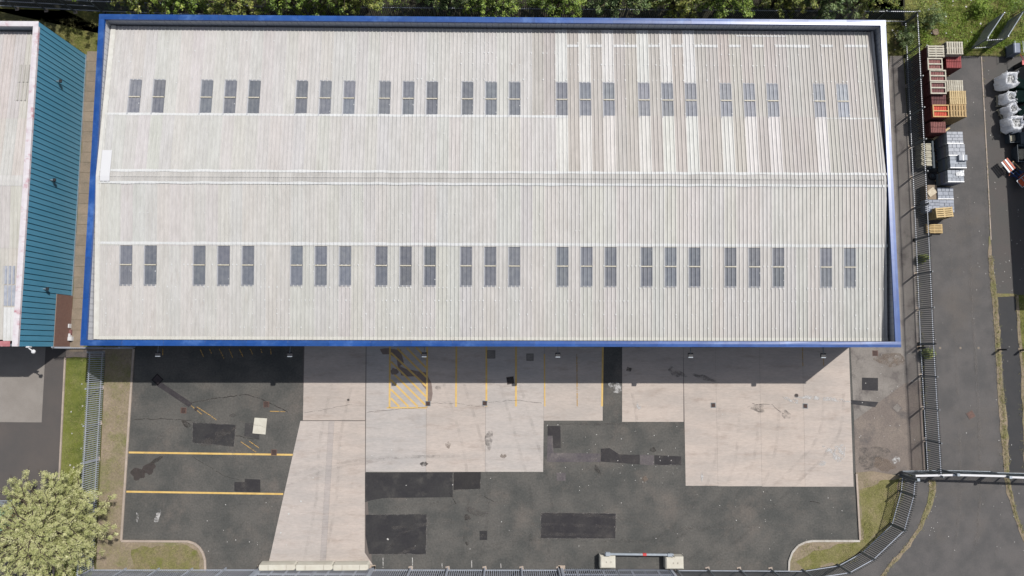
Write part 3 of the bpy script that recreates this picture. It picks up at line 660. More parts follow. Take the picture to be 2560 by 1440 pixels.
for a, b in [(1417, 1446), (1475, 1504), (1533, 1590), (1618, 1648), (1677, 1706), (1735, 1793), (1822, 1852), (1880, 1911), (1936, 2027), (2054, 2087), (2114, 2173)]:
    xa, xb = G(a, 114, 6.5).x, G(b, 116, 6.5).x; dy = G(a, 114.5, 6.5).y
    xa, xb = (SX + round((q - SX) / PIT) * PIT for q in (xa, xb)); band(xa, xb, dy - .11, dy + .11, wav=.03)
band(SX + 55 * SW, SX + 59 * SW, 24.0, 24.1); band(SX + 62 * SW, SX + 66 * SW, LAPN - .03, LAPN + .06, lift=.03, wav=.06)
# verge flashing on the west side, fretted plastic edge
mb = MB(); y = RY0
V = []; F = []
n_ = 120
for i in range(n_ + 1):
    yv = RY0 + (RY1 - RY0) * i / n_; wv = .20 + .05 * random.random()
    V += [(RX0 - .02, yv, zr(yv) + .075), (RX0 + wv + .12, yv, zr(yv) + .06)]
    if i: F.append((2 * i - 2, 2 * i - 1, 2 * i + 1, 2 * i))
put('verge_flashing', mesh('verge_flashing', V, F, M['trim']), WH)
V = []; F = []
for i in range(n_ + 1):
    yv = RY0 + (RY1 - RY0) * i / n_
    V += [(RXE - .14, yv, zr(yv) + .055), (RXE + .01 + .02 * random.random(), yv, zr(yv) + .06), (RXE + .03, yv, zr(yv) - .12)]
    if i: b = 3 * i; F += [(b - 3, b - 2, b + 1, b), (b - 2, b - 1, b + 2, b + 1)]
put('verge_flashing', mesh('verge_flashing', V, F, M['roof']), WH, col=(.97, .96, .95))
# white cover sheet at the west end of the ridge
cv = [G(253, 377, 7.28), G(275, 378, 7.28), G(268, 450, 7.28), G(244, 450, 7.28)]
cx0, cx1 = -29.75, -29.05
V = [(cx0, 12.20, zr(12.2) + .13), (cx1, 12.20, zr(12.2) + .13), (cx1, 12.57, zr(12.57) + .13), (cx0, 12.57, zr(12.57) + .13), (cx1, 14.55, zr(14.55) + .13), (cx0, 14.55, zr(14.55) + .13)]
V2 = [(a, b, c - .05) for a, b, c in V]
put('cover_sheet', mesh('cover_sheet', V + V2, [(0, 1, 2, 3), (3, 2, 4, 5), (0, 6, 7, 1), (1, 7, 8, 2), (2, 8, 10, 4), (0, 3, 9, 6), (3, 5, 11, 9), (5, 4, 10, 11)], M['white']), WH)
# fixings: caps in rows, thousands of them
V, F = [], []
rows = [(23.35, .25), (22.5, .3), (21.6, .35), (20.35, .5), (18.85, .28), (16.0, .28), (14.6, .3), (10.8, .12), (9.9, .5), (8.7, .3), (6.1, .5), (4.45, .6), (3.5, .45), (2.5, .3), (1.5, .3)]
for yv, pr in rows:
    for i in range(3, int((RXE - SX) / PIT)):
        xx = SX + i * PIT + .238
        q = pr * (.35 + 1.1 * abs(mnoise.noise(Vector((xx * .12, yv, 2)))) * 2) * (1.5 if i % 3 == 2 else .8)
        if xx < -8 and yv > 13: q *= .15
        if rr.random() < q:
            if any(False for _ in ()): pass
            r = rr.uniform(.030, .062); z = zr(yv) + .052; b = len(V)
            for t in range(6): V.append((xx + r * math.cos(t * 1.047), yv + r * math.sin(t * 1.047), z + .012))
            F.append(tuple(range(b, b + 6)))
for i in range(1, NCOL):
    xx = SX + i * SW + .238 + 2 * PIT
    if xx > RXE: break
    for yv in np.arange(1.2, 24, .55):
        if rr.random() < .2 and not (12 < yv < 13.2):
            r = rr.uniform(.024, .045); z = zr(yv) + .068; b = len(V)
            for t in range(6): V.append((xx + r * math.cos(t * 1.047), yv + r * math.sin(t * 1.047), z))
            F.append(tuple(range(b, b + 6)))
put('fixing_caps', mesh('fixing_caps', V, F, M['seal']), WH, kind='stuff')
# wall floodlights over the yard
FLg = 'floodlights along the south wall of the warehouse'
fl = MB().bar((0, 0, 0), (0, -.55, .05), .05).me('bracket', M['galvd'])
fh = MB().box(-.19, .19, -.80, -.50, -.05, .07, .02).me('lamp_head', M['dark'])
fg = MB().box(-.17, .17, -.86, -.80, -.04, .06).me('lens', M['galvb'])
for (px, py, lab) in [(392, 878, 'first floodlight from the west on the warehouse south wall'), (723, 880, 'second floodlight from the west, above the asphalt edge'), (1060, 878, 'floodlight above the yellow hatched bay'),
                      (1395, 880, 'floodlight above the concrete bay east of the hatching'), (1728, 882, 'floodlight above the widest concrete bays'), (2061, 884, 'easternmost floodlight, nearest the warehouse corner')]:
    p = G(px, py, 6.1); e = empty('floodlight', (p.x, Y0 + .06, 5.9), label=lab, cat='floodlight', group=FLg)
    for nm, me in (('bracket', fl), ('lamp_head', fh), ('lens', fg)): put(nm, me, e, (0, 0, 0), world=False)
# roof is closed below by a slab so no light leaks
put('ceiling', MB().box(RX0 + .1, RXE - .1, RY0 + .1, RY1 - .1, 5.4, 5.5).me('ceiling', M['dark']), WH)

# ------------------------------------------------------------------ teal building on the west
TX, TY0, TY1, TH_ = -35.83, .05, 24.97, 6.06
TB = empty('teal_building', (TX - 6, 12.5, 0), label='teal clad industrial unit with faded red and white parapet coping', cat='building')
TXW = TX - 12
wallbox('wall', TX - .18, TX - .04, TY0, TY1, 0, TH_ - .06, M['gray_clad'], TB)
wallbox('wall', TXW, TX - .2, TY0 + .02, TY0 + .2, 0, TH_ - .06, M['gray_clad'], TB)
wallbox('wall', TXW, TX - .2, TY1 - .25, TY1 - .12, 0, TH_ - .06, M['gray_clad'], TB)
cp = .4216; n_ = int((TY1 - TY0) / cp); cp = (TY1 - TY0) / n_
BZ = 2.05; YB = G(139, 735, BZ).y
def clad(z0):
    mb = MB(); h = cp / 2
    # a trapezoidal tray 35 mm proud with a recessed joint
    pr = [(-h, .0), (-h + .01, .035), (h - .055, .035), (h - .042, .0), (h, .0)]
    for z in (z0, TH_ - .05):
        for y, x in pr: mb.v.append((x, y, z))
    for i in range(4): mb.f.append((i, i + 1, i + 6, i + 5))
    mb.f.append((5, 6, 7, 8, 9)); return mb.me('cladding_panel', M['teal'])
ca, cb = clad(.12), clad(BZ)
for i in range(n_):
    yv = TY0 + cp * (i + .5); put('cladding_panel', cb if yv < YB else ca, TB, (TX - .04, yv, 0))
wallbox('brick_wall', TX - .06, TX + .03, TY0 - .02, YB, 0, BZ - .02, M['brick'], TB)
wallbox('plinth', TX - .05, TX + .012, YB, TY1, 0, .13, M['galvb'], TB)
coping(TXW, TX - .55, TY0, TY0 + .4, M['pinkr'], TB, TH_, 'x', .4); coping(TXW, TX - .0, TY1 - .4, TY1, M['pink'], TB, TH_, 'x', .4)
coping(TX - .42, TX, TY0, TY1 - .4, M['pink'], TB, TH_, 'y', .42, 2.1)
for i in range(24):
    put('lining_sheet', MB().box(-.235, .235, -.03, 0, 4.7, TH_ - .04).me('lining_sheet', M['liner']), TB, (TX - .75 - i * .49, TY1 - .27, 0))
wallbox('gutter', TXW, TX - .4, TY1 - .62, TY1 - .3, 4.7, 4.75, M['gutter'], TB)
TE, TR = 5.28, 6.0
zt = lambda y: TE + (TR - TE) * (1 - abs(y - 12.5) / 12)
_z = zr
for nm, ya, yb, dz, t in (('a', TY1 - .48, 17.3, 0, (.93, .9, .88)), ('b', 17.4, 12.5, .014, (.96, .93, .91)), ('c', TY0 + .5, 7.5, 0, (.95, .92, .90)), ('d', 7.4, 12.5, .014, (.95, .93, .91))):
    me = corr('roof_sheet', 3, PIT, ya, yb, zt, dz, M['roof'])
    for i in range(13): put('roof_sheet', me, TB, (TX - .44 - SW * (i + 1), 0, 0), col=tuple(c * rr.uniform(.97, 1.03) for c in t))
P = prof(39, PIT); V = []; F = []
for y in (12.1, 12.5, 12.9):
    for x, z in P: V.append((x - 39 * PIT, y, zt(y) + z + .04))
k = len(P)
for r in range(2):
    for i in range(k - 1): F.append((r * k + i, r * k + i + 1, (r + 1) * k + i + 1, (r + 1) * k + i))
put('ridge_cap', mesh('ridge_cap', V, F, M['roof']), TB, (TX - .44, 0, 0), col=(1, 1, 1))
def trl(pxs, m, dz, col=(1, 1, 1), name='rooflight'):
    a = G(*pxs[0], 5.6); b = G(*pxs[1], 5.6); me = corr(name, 3, PIT, b.y, a.y, zt, dz, m); put(name, me, TB, (a.x, 0, 0), col=col)
trl(((44, 160), (70, 205)), M['roof'], .03, (.80, .78, .75)); trl(((40, 208), (66, 252)), M['roof'], .03, (.80, .78, .75))
trl(((9, 665), (36, 710)), M['sky'], .03, (2.1, 2.1, 2.1)); trl(((9, 713), (36, 764)), M['sky'], .03, (2.1, 2.1, 2.1)); trl(((6, 768), (32, 852)), M['seal'], .04, name='cover_sheet')
put('ceiling', MB().box(TXW + .1, TX - .25, TY0 + .3, TY1 - .3, 4.4, 4.5).me('ceiling', M['dark']), TB)
# lamps on the teal wall
wl = MB().bar((0, 0, 0), (.28, 0, .05), .05).me('bracket', M['galvb']); wh_ = MB().box(.22, .42, -.13, .13, -.02, .09, .02).me('lamp_head', M['dark'])
for px, py, lab in [(143, 203, 'northernmost small lamp on the teal cladding'), (128, 450, 'middle small lamp on the teal cladding'), (110, 722, 'small lamp on the teal cladding above the brick')]:
    z = 2.1; p = G(px, py, 3.0)
    for _ in range(6):
        p = G(px, py, z); z += (TX + .05 - p.x) * -1.5 * (1 if p.x > TX else 1) * -1 if False else 0
    zz = 57 - (57 * 1.0) * 0
    # height at which the sight line meets the wall
    a, b = 0.5, 6.0
    for _ in range(30):
        mid = (a + b) / 2
        if G(px, py, mid).x > TX + .05: a = a; b = b; 
        q = G(px, py, mid).x
        # x grows (towards the camera) with height
        if q < TX + .05: a = mid
        else: b = mid
    p = G(px, py, mid); e = empty('wall_lamp', (TX, p.y, mid), label=lab, cat='wall lamp', group='small lamps on the teal cladding')
    put('bracket', wl, e, world=False); put('lamp_head', wh_, e, world=False)
e = empty('security_camera', G(72, 866, 5.0), label='white dome camera on an arm at the teal building corner', cat='security camera'); e.location.y = TY0 - .02
put('arm', MB().tube([(0, .05, 0), (0, -.1, 0), (.32, -.32, 0)], .045, 8).me('arm', M['white']), e, world=False)
mb = MB(); 
mb.tube([(.36, -.36, -.16), (.36, -.36, -.10), (.36, -.36, 0), (.36, -.36, .07), (.36, -.36, .1)], [.06, .13, .16, .12, .02], 14); put('dome', mb.me('dome', M['white']), e, world=False)
put('mount', MB().box(-.12, .12, -.06, .04, -.15, .15).me('mount', M['white']), e, world=False)

# ------------------------------------------------------------------ palisade fences
def pale_mesh(h, wd=.072, m=None):
    V = []; F = []
    pr = [(-wd / 2, 0), (-wd / 6, .018), (wd / 6, .018), (wd / 2, 0)]
    for z in (.05, h - .12):
        for x, y in pr: V.append((x, y, z))
    V += [(-.012, .03, h), (.012, .03, h)]
    for i in range(3): F.append((i, i + 1, i + 5, i + 4))
    F += [(4, 5, 8), (5, 6, 9, 8), (6, 7, 9)]
    return mesh('pale', V, F, m)
PALE = {}
def fence(P, label, m='galv', h=2.4, pitch=.165, rails=(.35, 2.05), flip=1, name='palisade_fence', group=None, foot=True, posts=2.75, z0=0.0, cat='fence'):
    P = [Vector(p) for p in P]
    root = empty(name, (P[0].x, P[0].y, 0), label=label, cat=cat)
    if group: root['group'] = group
    key = (m, h)
    if key not in PALE: PALE[key] = pale_mesh(h, m=M[m])
    for a, b in zip(P, P[1:]):
        a = Vector((a.x, a.y, z0)); b = Vector((b.x, b.y, z0)); d = b - a; Ln = d.length; ang = math.atan2(d.y, d.x); nrm = Vector((-d.y, d.x, 0)).normalized() * flip
        n_ = int(Ln / pitch)
        for i in range(n_):
            p = a + d * ((i + .5) / n_) + nrm * .03
            o = put('pale', PALE[key], root, p, rz=ang + (0 if flip > 0 else math.pi) + rr.uniform(-.03, .03)); o.rotation_euler.x = rr.uniform(-.006, .006)
        for rz_ in rails:
            c = (a + b) / 2; mb = MB().bar(Vector((-Ln / 2, 0, 0)), Vector((Ln / 2, 0, 0)), .05, .05)
            put('rail', mb.me('rail', M['galv']), root, c + Vector((0, 0, rz_)), rz=ang)
        k = max(1, round(Ln / posts))
        for i in range(k + 1):
            p = a + d * (i / k) - nrm * .06
            put('post', MB().box(-.05, .05, -.04, .04, 0, h - .1).me('post', M['galvd'] if m != 'galv' else M[m]), root, p, rz=ang)
            if foot: put('footing', MB().box(-.16, .16, -.14, .14, 0, .03).me('footing', M['kerb']), root, p, rz=ang + .2, col=(1, 1, 1))
    return root
gpt = lambda *a: [G(x, y) for x, y in a]
fence(gpt((263, 880), (234, 1421)), 'galvanised palisade fence between the grass verge and the dry soil strip', flip=1, z0=.04)
fence(gpt((234, 1421.5), (648, 1421.5)), 'galvanised palisade fence behind the dry verge west of the barriers', flip=-1, foot=False)
fence(gpt((934, 1421.5), (1396, 1422)), 'galvanised palisade fence between the two yard gates', flip=-1)
fence(gpt((1690, 1423), (2005, 1424.5), (2092, 1411), (2150, 1379), (2224, 1309), (2247, 1226), (2250, 1190)), 'palisade fence curving round the grassed yard corner', m='galvd', flip=-1)
fence(gpt((2258, 60), (2262, 140), (2284, 600), (2295, 860), (2313, 1180)), 'dark palisade fence along the east service road', m='galvd', flip=-1)
fence(gpt((-30, 17), (262, 33)), 'dark palisade fence north of the teal building', m='galvd', rails=(.35, 1.2, 2.05), flip=1)
fence(gpt((262, 33), (700, 46), (1400, 52)), 'dark palisade fence below the trees behind the warehouse', m='galvd', flip=1)
fence(gpt((1400, 52), (2258, 58)), 'palisade fence beyond the north-east half of the warehouse', m='galvd', flip=1)
fence(gpt((2430, 124), (2474, 121)), 'short palisade end of the small enclosure on the weeds', m='galvd', h=2.1, rails=(.3, 1.8), flip=-1, foot=False, posts=1.5)
def mesh_panel(a, b, h, lab):
    a, b = G(*a), G(*b); d = b - a; Ln = d.length; e = empty('mesh_panel', a, math.atan2(d.y, d.x), label=lab, cat='mesh panel', group='mesh panels of the small enclosure')
    put('top_rail', MB().tube([(0, 0, h), (Ln, 0, h)], .045, 8).me('top_rail', M['galvb']), e, world=False)
    put('post', MB().tube([(0, 0, 0), (0, 0, h + .1)], .045, 8).me('post', M['galvb']), e, world=False)
    put('post', MB().tube([(Ln, 0, 0), (Ln, 0, h + .1)], .045, 8).me('post', M['galvb']), e, world=False)
    mb = MB(); n_ = int(Ln / .075)
    for i in range(1, n_): mb.bar((Ln * i / n_, 0, .05), (Ln * i / n_, 0, h - .03), .018)
    for j in range(1, 12): mb.bar((0, 0, h * j / 12), (Ln, 0, h * j / 12), .016)
    put('wire_mesh', mb.me('wire_mesh', M['galvd']), e, world=False, kind='stuff')
mesh_panel((2426, 122), (2466, 62), 2.1, 'west mesh panel of the small enclosure standing on weeds')
mesh_panel((2475, 119), (2514, 57), 2.1, 'east mesh panel of the small enclosure nearest the bags')
# framed gates on the south side
def gate(a, b, label, group, leaves=2, h=2.4, m='galv'):
    a, b = G(*a), G(*b); d = b - a; Ln = d.length; e = empty('yard_gate', a, math.atan2(d.y, d.x), label=label, cat='gate', group=group)
    for x in (0, Ln): 
        put('gate_post', MB().box(x - .1, x + .1, -.1, .1, 0, h + .05).me('gate_post', M[m]), e, world=False); put('footing', MB().box(x - .28, x + .28, -.2, .3, 0, .03).me('footing', M['kerb']), e, world=False, col=(1.02, 1, .96))
    lw = Ln / leaves
    for L_ in range(leaves):
        x0, x1 = L_ * lw + .12, (L_ + 1) * lw - .06
        fr = MB()
        for z in (.2, 1.3, h - .1): fr.bar((x0, 0, z), (x1, 0, z), .07, .07)
        for k in range(5): x = x0 + (x1 - x0) * k / 4; fr.bar((x, 0, .2), (x, 0, h - .1), .07, .07)
        lf = put('gate_leaf', fr.me('gate_leaf', M[m]), e, world=False)
        n_ = int((x1 - x0) / .16)
        for i in range(1, n_):
            put('pale', PALE[(m, 2.4)] if (m, 2.4) in PALE else pale_mesh(2.4, m=M[m]), lf, (x0 + (x1 - x0) * i / n_, .045, 0), world=False)
gate((652, 1422), (930, 1422), 'wide double gate behind the three white concrete barriers', 'double gates in the south fence')
gate((1404, 1423), (1676, 1424), 'double gate behind the steel beam on concrete blocks', 'double gates in the south fence')
# deep framed sliding gate at the south-east
def big_gate(a, b, label, rails, m='galvb', panels=6, h=2.1):
    a, b = G(*a), G(*b); d = b - a; Ln = d.length; e = empty('road_gate', a, math.atan2(d.y, d.x), label=label, cat='gate', group='framed gates across the service road')
    for z in rails: put('rail', MB().bar((0, 0, z), (Ln, 0, z), .15, .12).me('rail', M['white'] if z > 1 else M['galvb']), e, world=False)
    for k in range(panels + 1):
        x = Ln * k / panels; put('upright', MB().bar((x, 0, .1), (x, 0, 1.94), .10, .09).me('upright', M['galvd']), e, world=False)
    n_ = int(Ln / .13); 
    for i in range(n_):
        x = Ln * (i + .5) / n_; put('bar', BARM, e, (x, .035, 0), world=False)
    return e
BARM = MB().box(-.012, .012, -.012, .012, .12, 1.93).me('bar', M['galvd'])
big_gate((2252, 1178), (2350, 1176), 'hinged gate leaf against the palisade corner', (.25, 2.0), panels=3)
big_gate((2352, 1176), (2470, 1179), 'framed gate leaf across the middle of the service road', (.25, 2.0), panels=3)
big_gate((2472, 1181), (2640, 1187), 'framed gate leaf running off past the weed strip', (.25, 2.0), panels=4)
for px, py, lab in [(2253, 1186, 'dark gate post at the palisade corner'), (2349, 1174, 'gate post between the first two gate leaves'), (2474, 1180, 'gate post beside the weed strip')]:
    e = empty('gate_post', G(px, py), label=lab, cat='gate post', group='posts of the service road gates')
    put('shaft', MB().box(-.09, .09, -.09, .09, 0, 2.35, .02).me('shaft', M['galvd']), e, world=False); put('post_cap', MB().box(-.11, .11, -.11, .11, 2.35, 2.39, .01).me('post_cap', M['galvb']), e, world=False)
e = fence([Vector((TX + .05, -.05, 0)), Vector((X0, -.05, 0))], 'short palisade gate closing the passage between both buildings', rails=(.3, 2.0), flip=-1, foot=False)

# ------------------------------------------------------------------ concrete barriers, beam on blocks
bg_ = 'white concrete barriers along the south gate'
def barrier(px0, px1, lab):
    a, b = G(px0, 1412), G(px1, 1411); c = (a + b) / 2; Ln = (b - a).length - .03; e = empty('concrete_barrier', c, math.atan2((b - a).y, (b - a).x), label=lab, cat='barrier', group=bg_)
    V = []; F = []; pr = [(-.30, 0), (-.30, .25), (-.22, .78), (-.19, .80), (.19, .80), (.22, .78), (.30, .25), (.30, 0)]
    xs = [(-Ln / 2, 0), (Ln / 2 - .12, 0), (Ln / 2, .55)]
    for x, sh in xs:
        for y, z in pr: V.append((x, y * (1 - sh), z))
    k = len(pr)
    for s in range(2):
        for i in range(k - 1): F.append((s * k + i, s * k + i + 1, (s + 1) * k + i + 1, (s + 1) * k + i))
    F.append(tuple(range(k))); F.append(tuple(2 * k + i for i in range(k))[::-1])
    put('body', mesh('body', V, F, M['block']), e, world=False)
    put('key', MB().box(-Ln / 2 - .07, -Ln / 2, -.09, .09, .03, .74, .02).me('key', M['block']), e, world=False)
    for x in (-Ln / 4, Ln / 4): put('lifting_slot', MB().box(x - .012, x + .012, -.19, .19, .799, .804).me('lifting_slot', M['joint']), e, world=False)
barrier(656, 746, 'westernmost white concrete barrier, its end beside dark asphalt'); barrier(747, 838, 'middle white concrete barrier of the three'); barrier(839, 926, 'easternmost white concrete barrier of the three')
def cblock(px0, px1, py0, py1, lab):
    a = G(px0, py1, .0); b = G(px1, py0, 0); cx, cy = (a.x + b.x) / 2, (a.y + b.y) / 2; hw, hd = (b.x - a.x) / 2, (b.y - a.y) / 2
    e = empty('concrete_block', (cx, cy, 0), label=lab, cat='concrete block', group='concrete blocks holding the steel beam')
    put('body', MB().box(-hw, hw, -hd, hd, 0, .76, .09).me('body', M['block']), e, world=False)
    for x in (-.12, .25): put('lifting_eye', MB().tube([(x, -.05, .75), (x, -.05, .79), (x, .05, .79), (x, .05, .75)], .012, 6).me('lifting_eye', M['rust']), e, world=False)
cblock(1497, 1535, 1382, 1414, 'concrete block under the west end of the steel beam'); cblock(1659, 1703, 1385, 1416, 'chamfered concrete block under the east end of the steel beam')
a, b = G(1512, 1385, .84), G(1684, 1387, .84)
e = empty('steel_beam', a, math.atan2((b - a).y, (b - a).x), label='pale steel beam lying across two concrete blocks with a red tag', cat='beam'); e.location.z = .76; Ln = (b - a).length
put('beam', MB().box(0, Ln, -.08, .08, .0, .15, .02).me('beam', M['galvb']), e, world=False)
put('sleeve', MB().box(Ln * .55, Ln * .55 + .3, -.1, .1, -.004, .17, .02).me('sleeve', M['redp']), e, world=False); put('sleeve', MB().box(.05, .42, -.15, .16, -.003, .2, .03).me('sleeve', M['galvb']), e, world=False)
put('sleeve', MB().box(Ln - .5, Ln - .1, -.13, .12, -.003, .2, .03).me('sleeve', M['galvb']), e, world=False)
put('clamp', MB().bar((Ln - .45, .2, .12), (Ln + .05, -.15, .2), .05).me('clamp', M['dark']), e, world=False)
# small things on the ground
gb = [MB().box(-.26, .26, -.26, .26, 0, .03).me('frame', M['rust']), MB().box(-.2, .2, -.2, .2, .03, .034).me('opening', M['hole'])]
gr_ = MB().box(-.2, .2, -.02, .02, .034, .045).me('bar', M['rust'])
gb2 = [MB().box(-.26, .26, -.26, .26, 0, .03).me('frame', M['galvd']), gb[1]]
for px, py, kk, lab in [(459, 1026, 0, 'rusty drain grate on asphalt by the diagonal repair strip'), (666, 1011, 0, 'rusty drain grate on asphalt north of the cream slab'), (1070, 1009, 1, 'drain grate at the corner of the hatched bay'), (1212, 1008, 1, 'drain grate at the foot of a yellow bay line'),
                        (1783, 1013, 1, 'drain grate beside a joint in the wide concrete bays'), (2013, 1015, 1, 'easternmost drain grate in the concrete, by the stained joint'), (2188, 883, 0, 'pale drain grate near the warehouse south-east corner'), (685, 1131, 0, 'worn drain cover crossed by the upper yellow line')]:
    e = empty('drain_grate', G(px, py, .012 if py != 1026 else .012), random.uniform(-.05, .05), label=lab, cat='drain', group='drain grates set in the yard'); e.scale = (.8, .8, .5) if kk else (.9, .9, .5)
    for nm, me in zip(('frame', 'opening'), gb2 if kk else gb): put(nm, me, e, world=False)
    for i in range(4): put('bar', gr_, e, (0, -.13 + i * .087, 0), rz=0, world=False)
for px, py, sz, rz_, mm, lab in [(1276, 951, .62, .15, 'wetpatch', 'dark square manhole cover between two yellow bay lines'), (2243, 1020, .62, .75, 'oldcon', 'pale diagonal manhole cover on the rough hardstanding'), (2427, 1037, .62, .5, 'rust', 'faded square cover in the service road'),
                                 (1228, 886, .68, 0, 'oldcon', 'grey square cover close to the south wall'), (1325, 893, .6, 0, 'oldcon', 'worn square cover near the south wall east of the yellow lines')]:
    e = empty('manhole_cover', G(px, py, .014), rz_, label=lab, cat='manhole cover'); put('frame', MB().box(-sz / 2, sz / 2, -sz / 2, sz / 2, 0, .008).me('frame', M['joint']), e, world=False); put('lid', MB().box(-sz / 2 + .04, sz / 2 - .04, -sz / 2 + .04, sz / 2 - .04, .008, .016).me('lid', M[mm]), e, world=False)
def disc(r, h, m, name, n_=20): return MB().tube([(0, 0, 0), (0, 0, h)], r, n_).me(name, m)
e = empty('manhole_cover', G(1991, 989, .014), label='small round dark cover in the pale concrete', cat='manhole cover'); put('frame', disc(.17, .01, M['joint'], 'frame'), e, world=False); put('lid', disc(.12, .015, M['wetpatch'], 'lid'), e, world=False)
e = empty('round_pad', G(2337, 81, .03), label='round brown concrete pad in the weeds', cat='manhole cover'); put('ring', disc(.30, .12, M['rust'], 'ring', 24), e, world=False); put('lid', disc(.26, .135, M['slabs'], 'lid', 24), e, world=False, col=(1, .92, .9))
for px, lab in ((2350, 'small pale cap in the road nearest the fence'), (2401, 'middle small pale cap in the road'), (2446, 'small pale square cap nearest the weed strip')):
    e = empty('valve_cover', G(px, 870, .012), label=lab, cat='valve cover', group='valve covers across the service road'); put('frame', disc(.11, .006, M['oldcon'], 'frame'), e, world=False); put('lid', disc(.07, .012, M['slabs'], 'lid'), e, world=False)
p4 = gpt((637, 1044), (668, 1046), (664, 1086), (632, 1083)); c = sum(p4, Vector()) / 4
V = [p - c for p in p4[::-1]]; V = [Vector((v.x, v.y, 0.012)) for v in V] + [Vector((v.x, v.y, .07)) for v in V]
e = empty('loose_slab', c, label='cream concrete slab with a crack lying on the asphalt', cat='slab')
put('slab', mesh('slab', V, [(4, 5, 6, 7), (0, 1, 5, 4), (1, 2, 6, 5), (2, 3, 7, 6), (3, 0, 4, 7)], M['block']), e, world=False)
put('crack', MB().bar((-.52, .1, .071), (.05, .02, .071), .02, .004).bar((.05, .02, .071), (.48, -.14, .071), .02, .004).me('crack', M['crack']), e, world=False)
e = empty('skip', G(-2, 1298, 0), label='turquoise rusty skip half hidden under the pale tree', cat='skip')
a_ = MB(); a_.box(-1.6, 1.75, -1.1, -1.0, 0, 1.2).box(-1.6, 1.75, 1.0, 1.1, 0, 1.2).box(-1.6, -1.5, -1, 1, 0, 1.2).box(1.65, 1.75, -1, 1, 0, 1.2); M['turq'] = mat('turquoise_paint', A(128, 196, 168), A(110, 178, 152), 1.4, .6, c3=A(170, 96, 66), s3=1.6, t3=(.56, .64))
put('body', a_.me('body', M['turq']), e, world=False); put('deck', MB().box(-1.5, 1.65, -1, 1, .9, .94).me('deck', M['turq']), e, world=False)
for i in range(3): put('rib', MB().box(-1.2 + i * 1.2, -1.1 + i * 1.2, 1.1, 1.16, .05, 1.15).me('rib', M['turq']), e, world=False)
e = empty('steel_rack', G(8, 1256, 0), label='pale steel slatted rack north of the turquoise skip', cat='rack')
for i in range(7): put('slat', MB().box(-1.9, 1.7, -.34 + i * .11, -.28 + i * .11, 1.0, 1.05).me('slat', M['galvb']), e, world=False)
for x in (-1.8, 1.6): put('leg', MB().box(x, x + .08, -.3, .4, 0, .98).me('leg', M['galv']), e, world=False)
# posts beside the road
for px, py, lab in [(2497, 874, 'dark post on the weed strip beside the new asphalt'), (2552, 875, 'dark post at the grass edge east of the new asphalt'), (2298, 869, 'dark post just inside the palisade fence')]:
    e = empty('marker_post', G(px, py), .2, label=lab, cat='post'); put('shaft', MB().box(-.11, .11, -.05, .05, 0, 1.05, .02).me('shaft', M['dark']), e, world=False); put('foot', MB().box(-.2, .2, -.2, .2, 0, .03).me('foot', M['slabs']), e, world=False, col=(1, 1, 1))
# junk on the path by the brick wall
def junk(px, py, sx, sy, h, m, lab, nm='foam_box', cat='box', rz=0.0):
    e = empty(nm, G(px, py), rz, label=lab, cat=cat); put('body', MB().box(-sx, sx, -sy, sy, .03, h, .04).me('body', M[m]), e, world=False); put('lid', MB().box(-sx * .9, sx * .9, -sy * .9, sy * .9, h, h + .03, .01).me('lid', M[m]), e, world=False)
junk(173, 815, .20, .17, .4, 'white', 'white box nearest the brick wall, northernmost of the pile'); junk(176, 831, .18, .22, .22, 'tile', 'flat brown carton between the white boxes', 'carton', 'carton')
junk(176, 840, .14, .2, .3, 'white', 'narrow white box in the middle of the pile'); junk(177, 847, .24, .17, .35, 'white', 'wide white box at the south end of the pile')

# ------------------------------------------------------------------ goods along the east fence
def pallet_parts(parent, z, wood='wood', w_=1.2, d_=1.0, n_=7, along='x', tint=(1, 1, 1), world=False):
    pl = put('pallet', MB().box(-w_ / 2, w_ / 2, -d_ / 2, -d_ / 2 + .1, z, z + .1).box(-w_ / 2, w_ / 2, -.05, .05, z, z + .1).box(-w_ / 2, w_ / 2, d_ / 2 - .1, d_ / 2, z, z + .1).me('pallet', M[wood]), parent, world=False, col=tint)
    for i in range(n_):
        x = -w_ / 2 + (w_ / n_) * (i + .5); v = rr.uniform(.86, 1.05)
        put('board', MB().box(x - w_ / n_ * .34, x + w_ / n_ * .34, -d_ / 2, d_ / 2, z + .1, z + .125).me('board', M[wood]), pl, world=False, col=tuple(v * c for c in tint))
    return pl
def pallet_turned(parent, z, wood='wood', w_=1.2, d_=1.0, n_=5, tint=(1, 1, 1)):
    pl = put('pallet', MB().box(-w_ / 2, -w_ / 2 + .1, -d_ / 2, d_ / 2, z, z + .1).box(-.05, .05, -d_ / 2, d_ / 2, z, z + .1).box(w_ / 2 - .1, w_ / 2, -d_ / 2, d_ / 2, z, z + .1).me('pallet', M[wood]), parent, world=False, col=tint)
    for i in range(n_):
        y = -d_ / 2 + (d_ / n_) * (i + .5); v = rr.uniform(.86, 1.05)
        put('board', MB().box(-w_ / 2, w_ / 2, y - d_ / n_ * .34, y + d_ / n_ * .34, z + .1, z + .125).me('board', M[wood]), pl, world=False, col=tuple(v * c for c in tint))
    return pl
def place(px0, px1, py0, py1, h, name, lab, cat, rz=0.0, group=None):
    a, b = G(px0, py1, h), G(px1, py0, h); e = empty(name, ((a.x + b.x) / 2, (a.y + b.y) / 2, 0), rz, label=lab, cat=cat, group=group); return e, abs(b.x - a.x), abs(b.y - a.y)
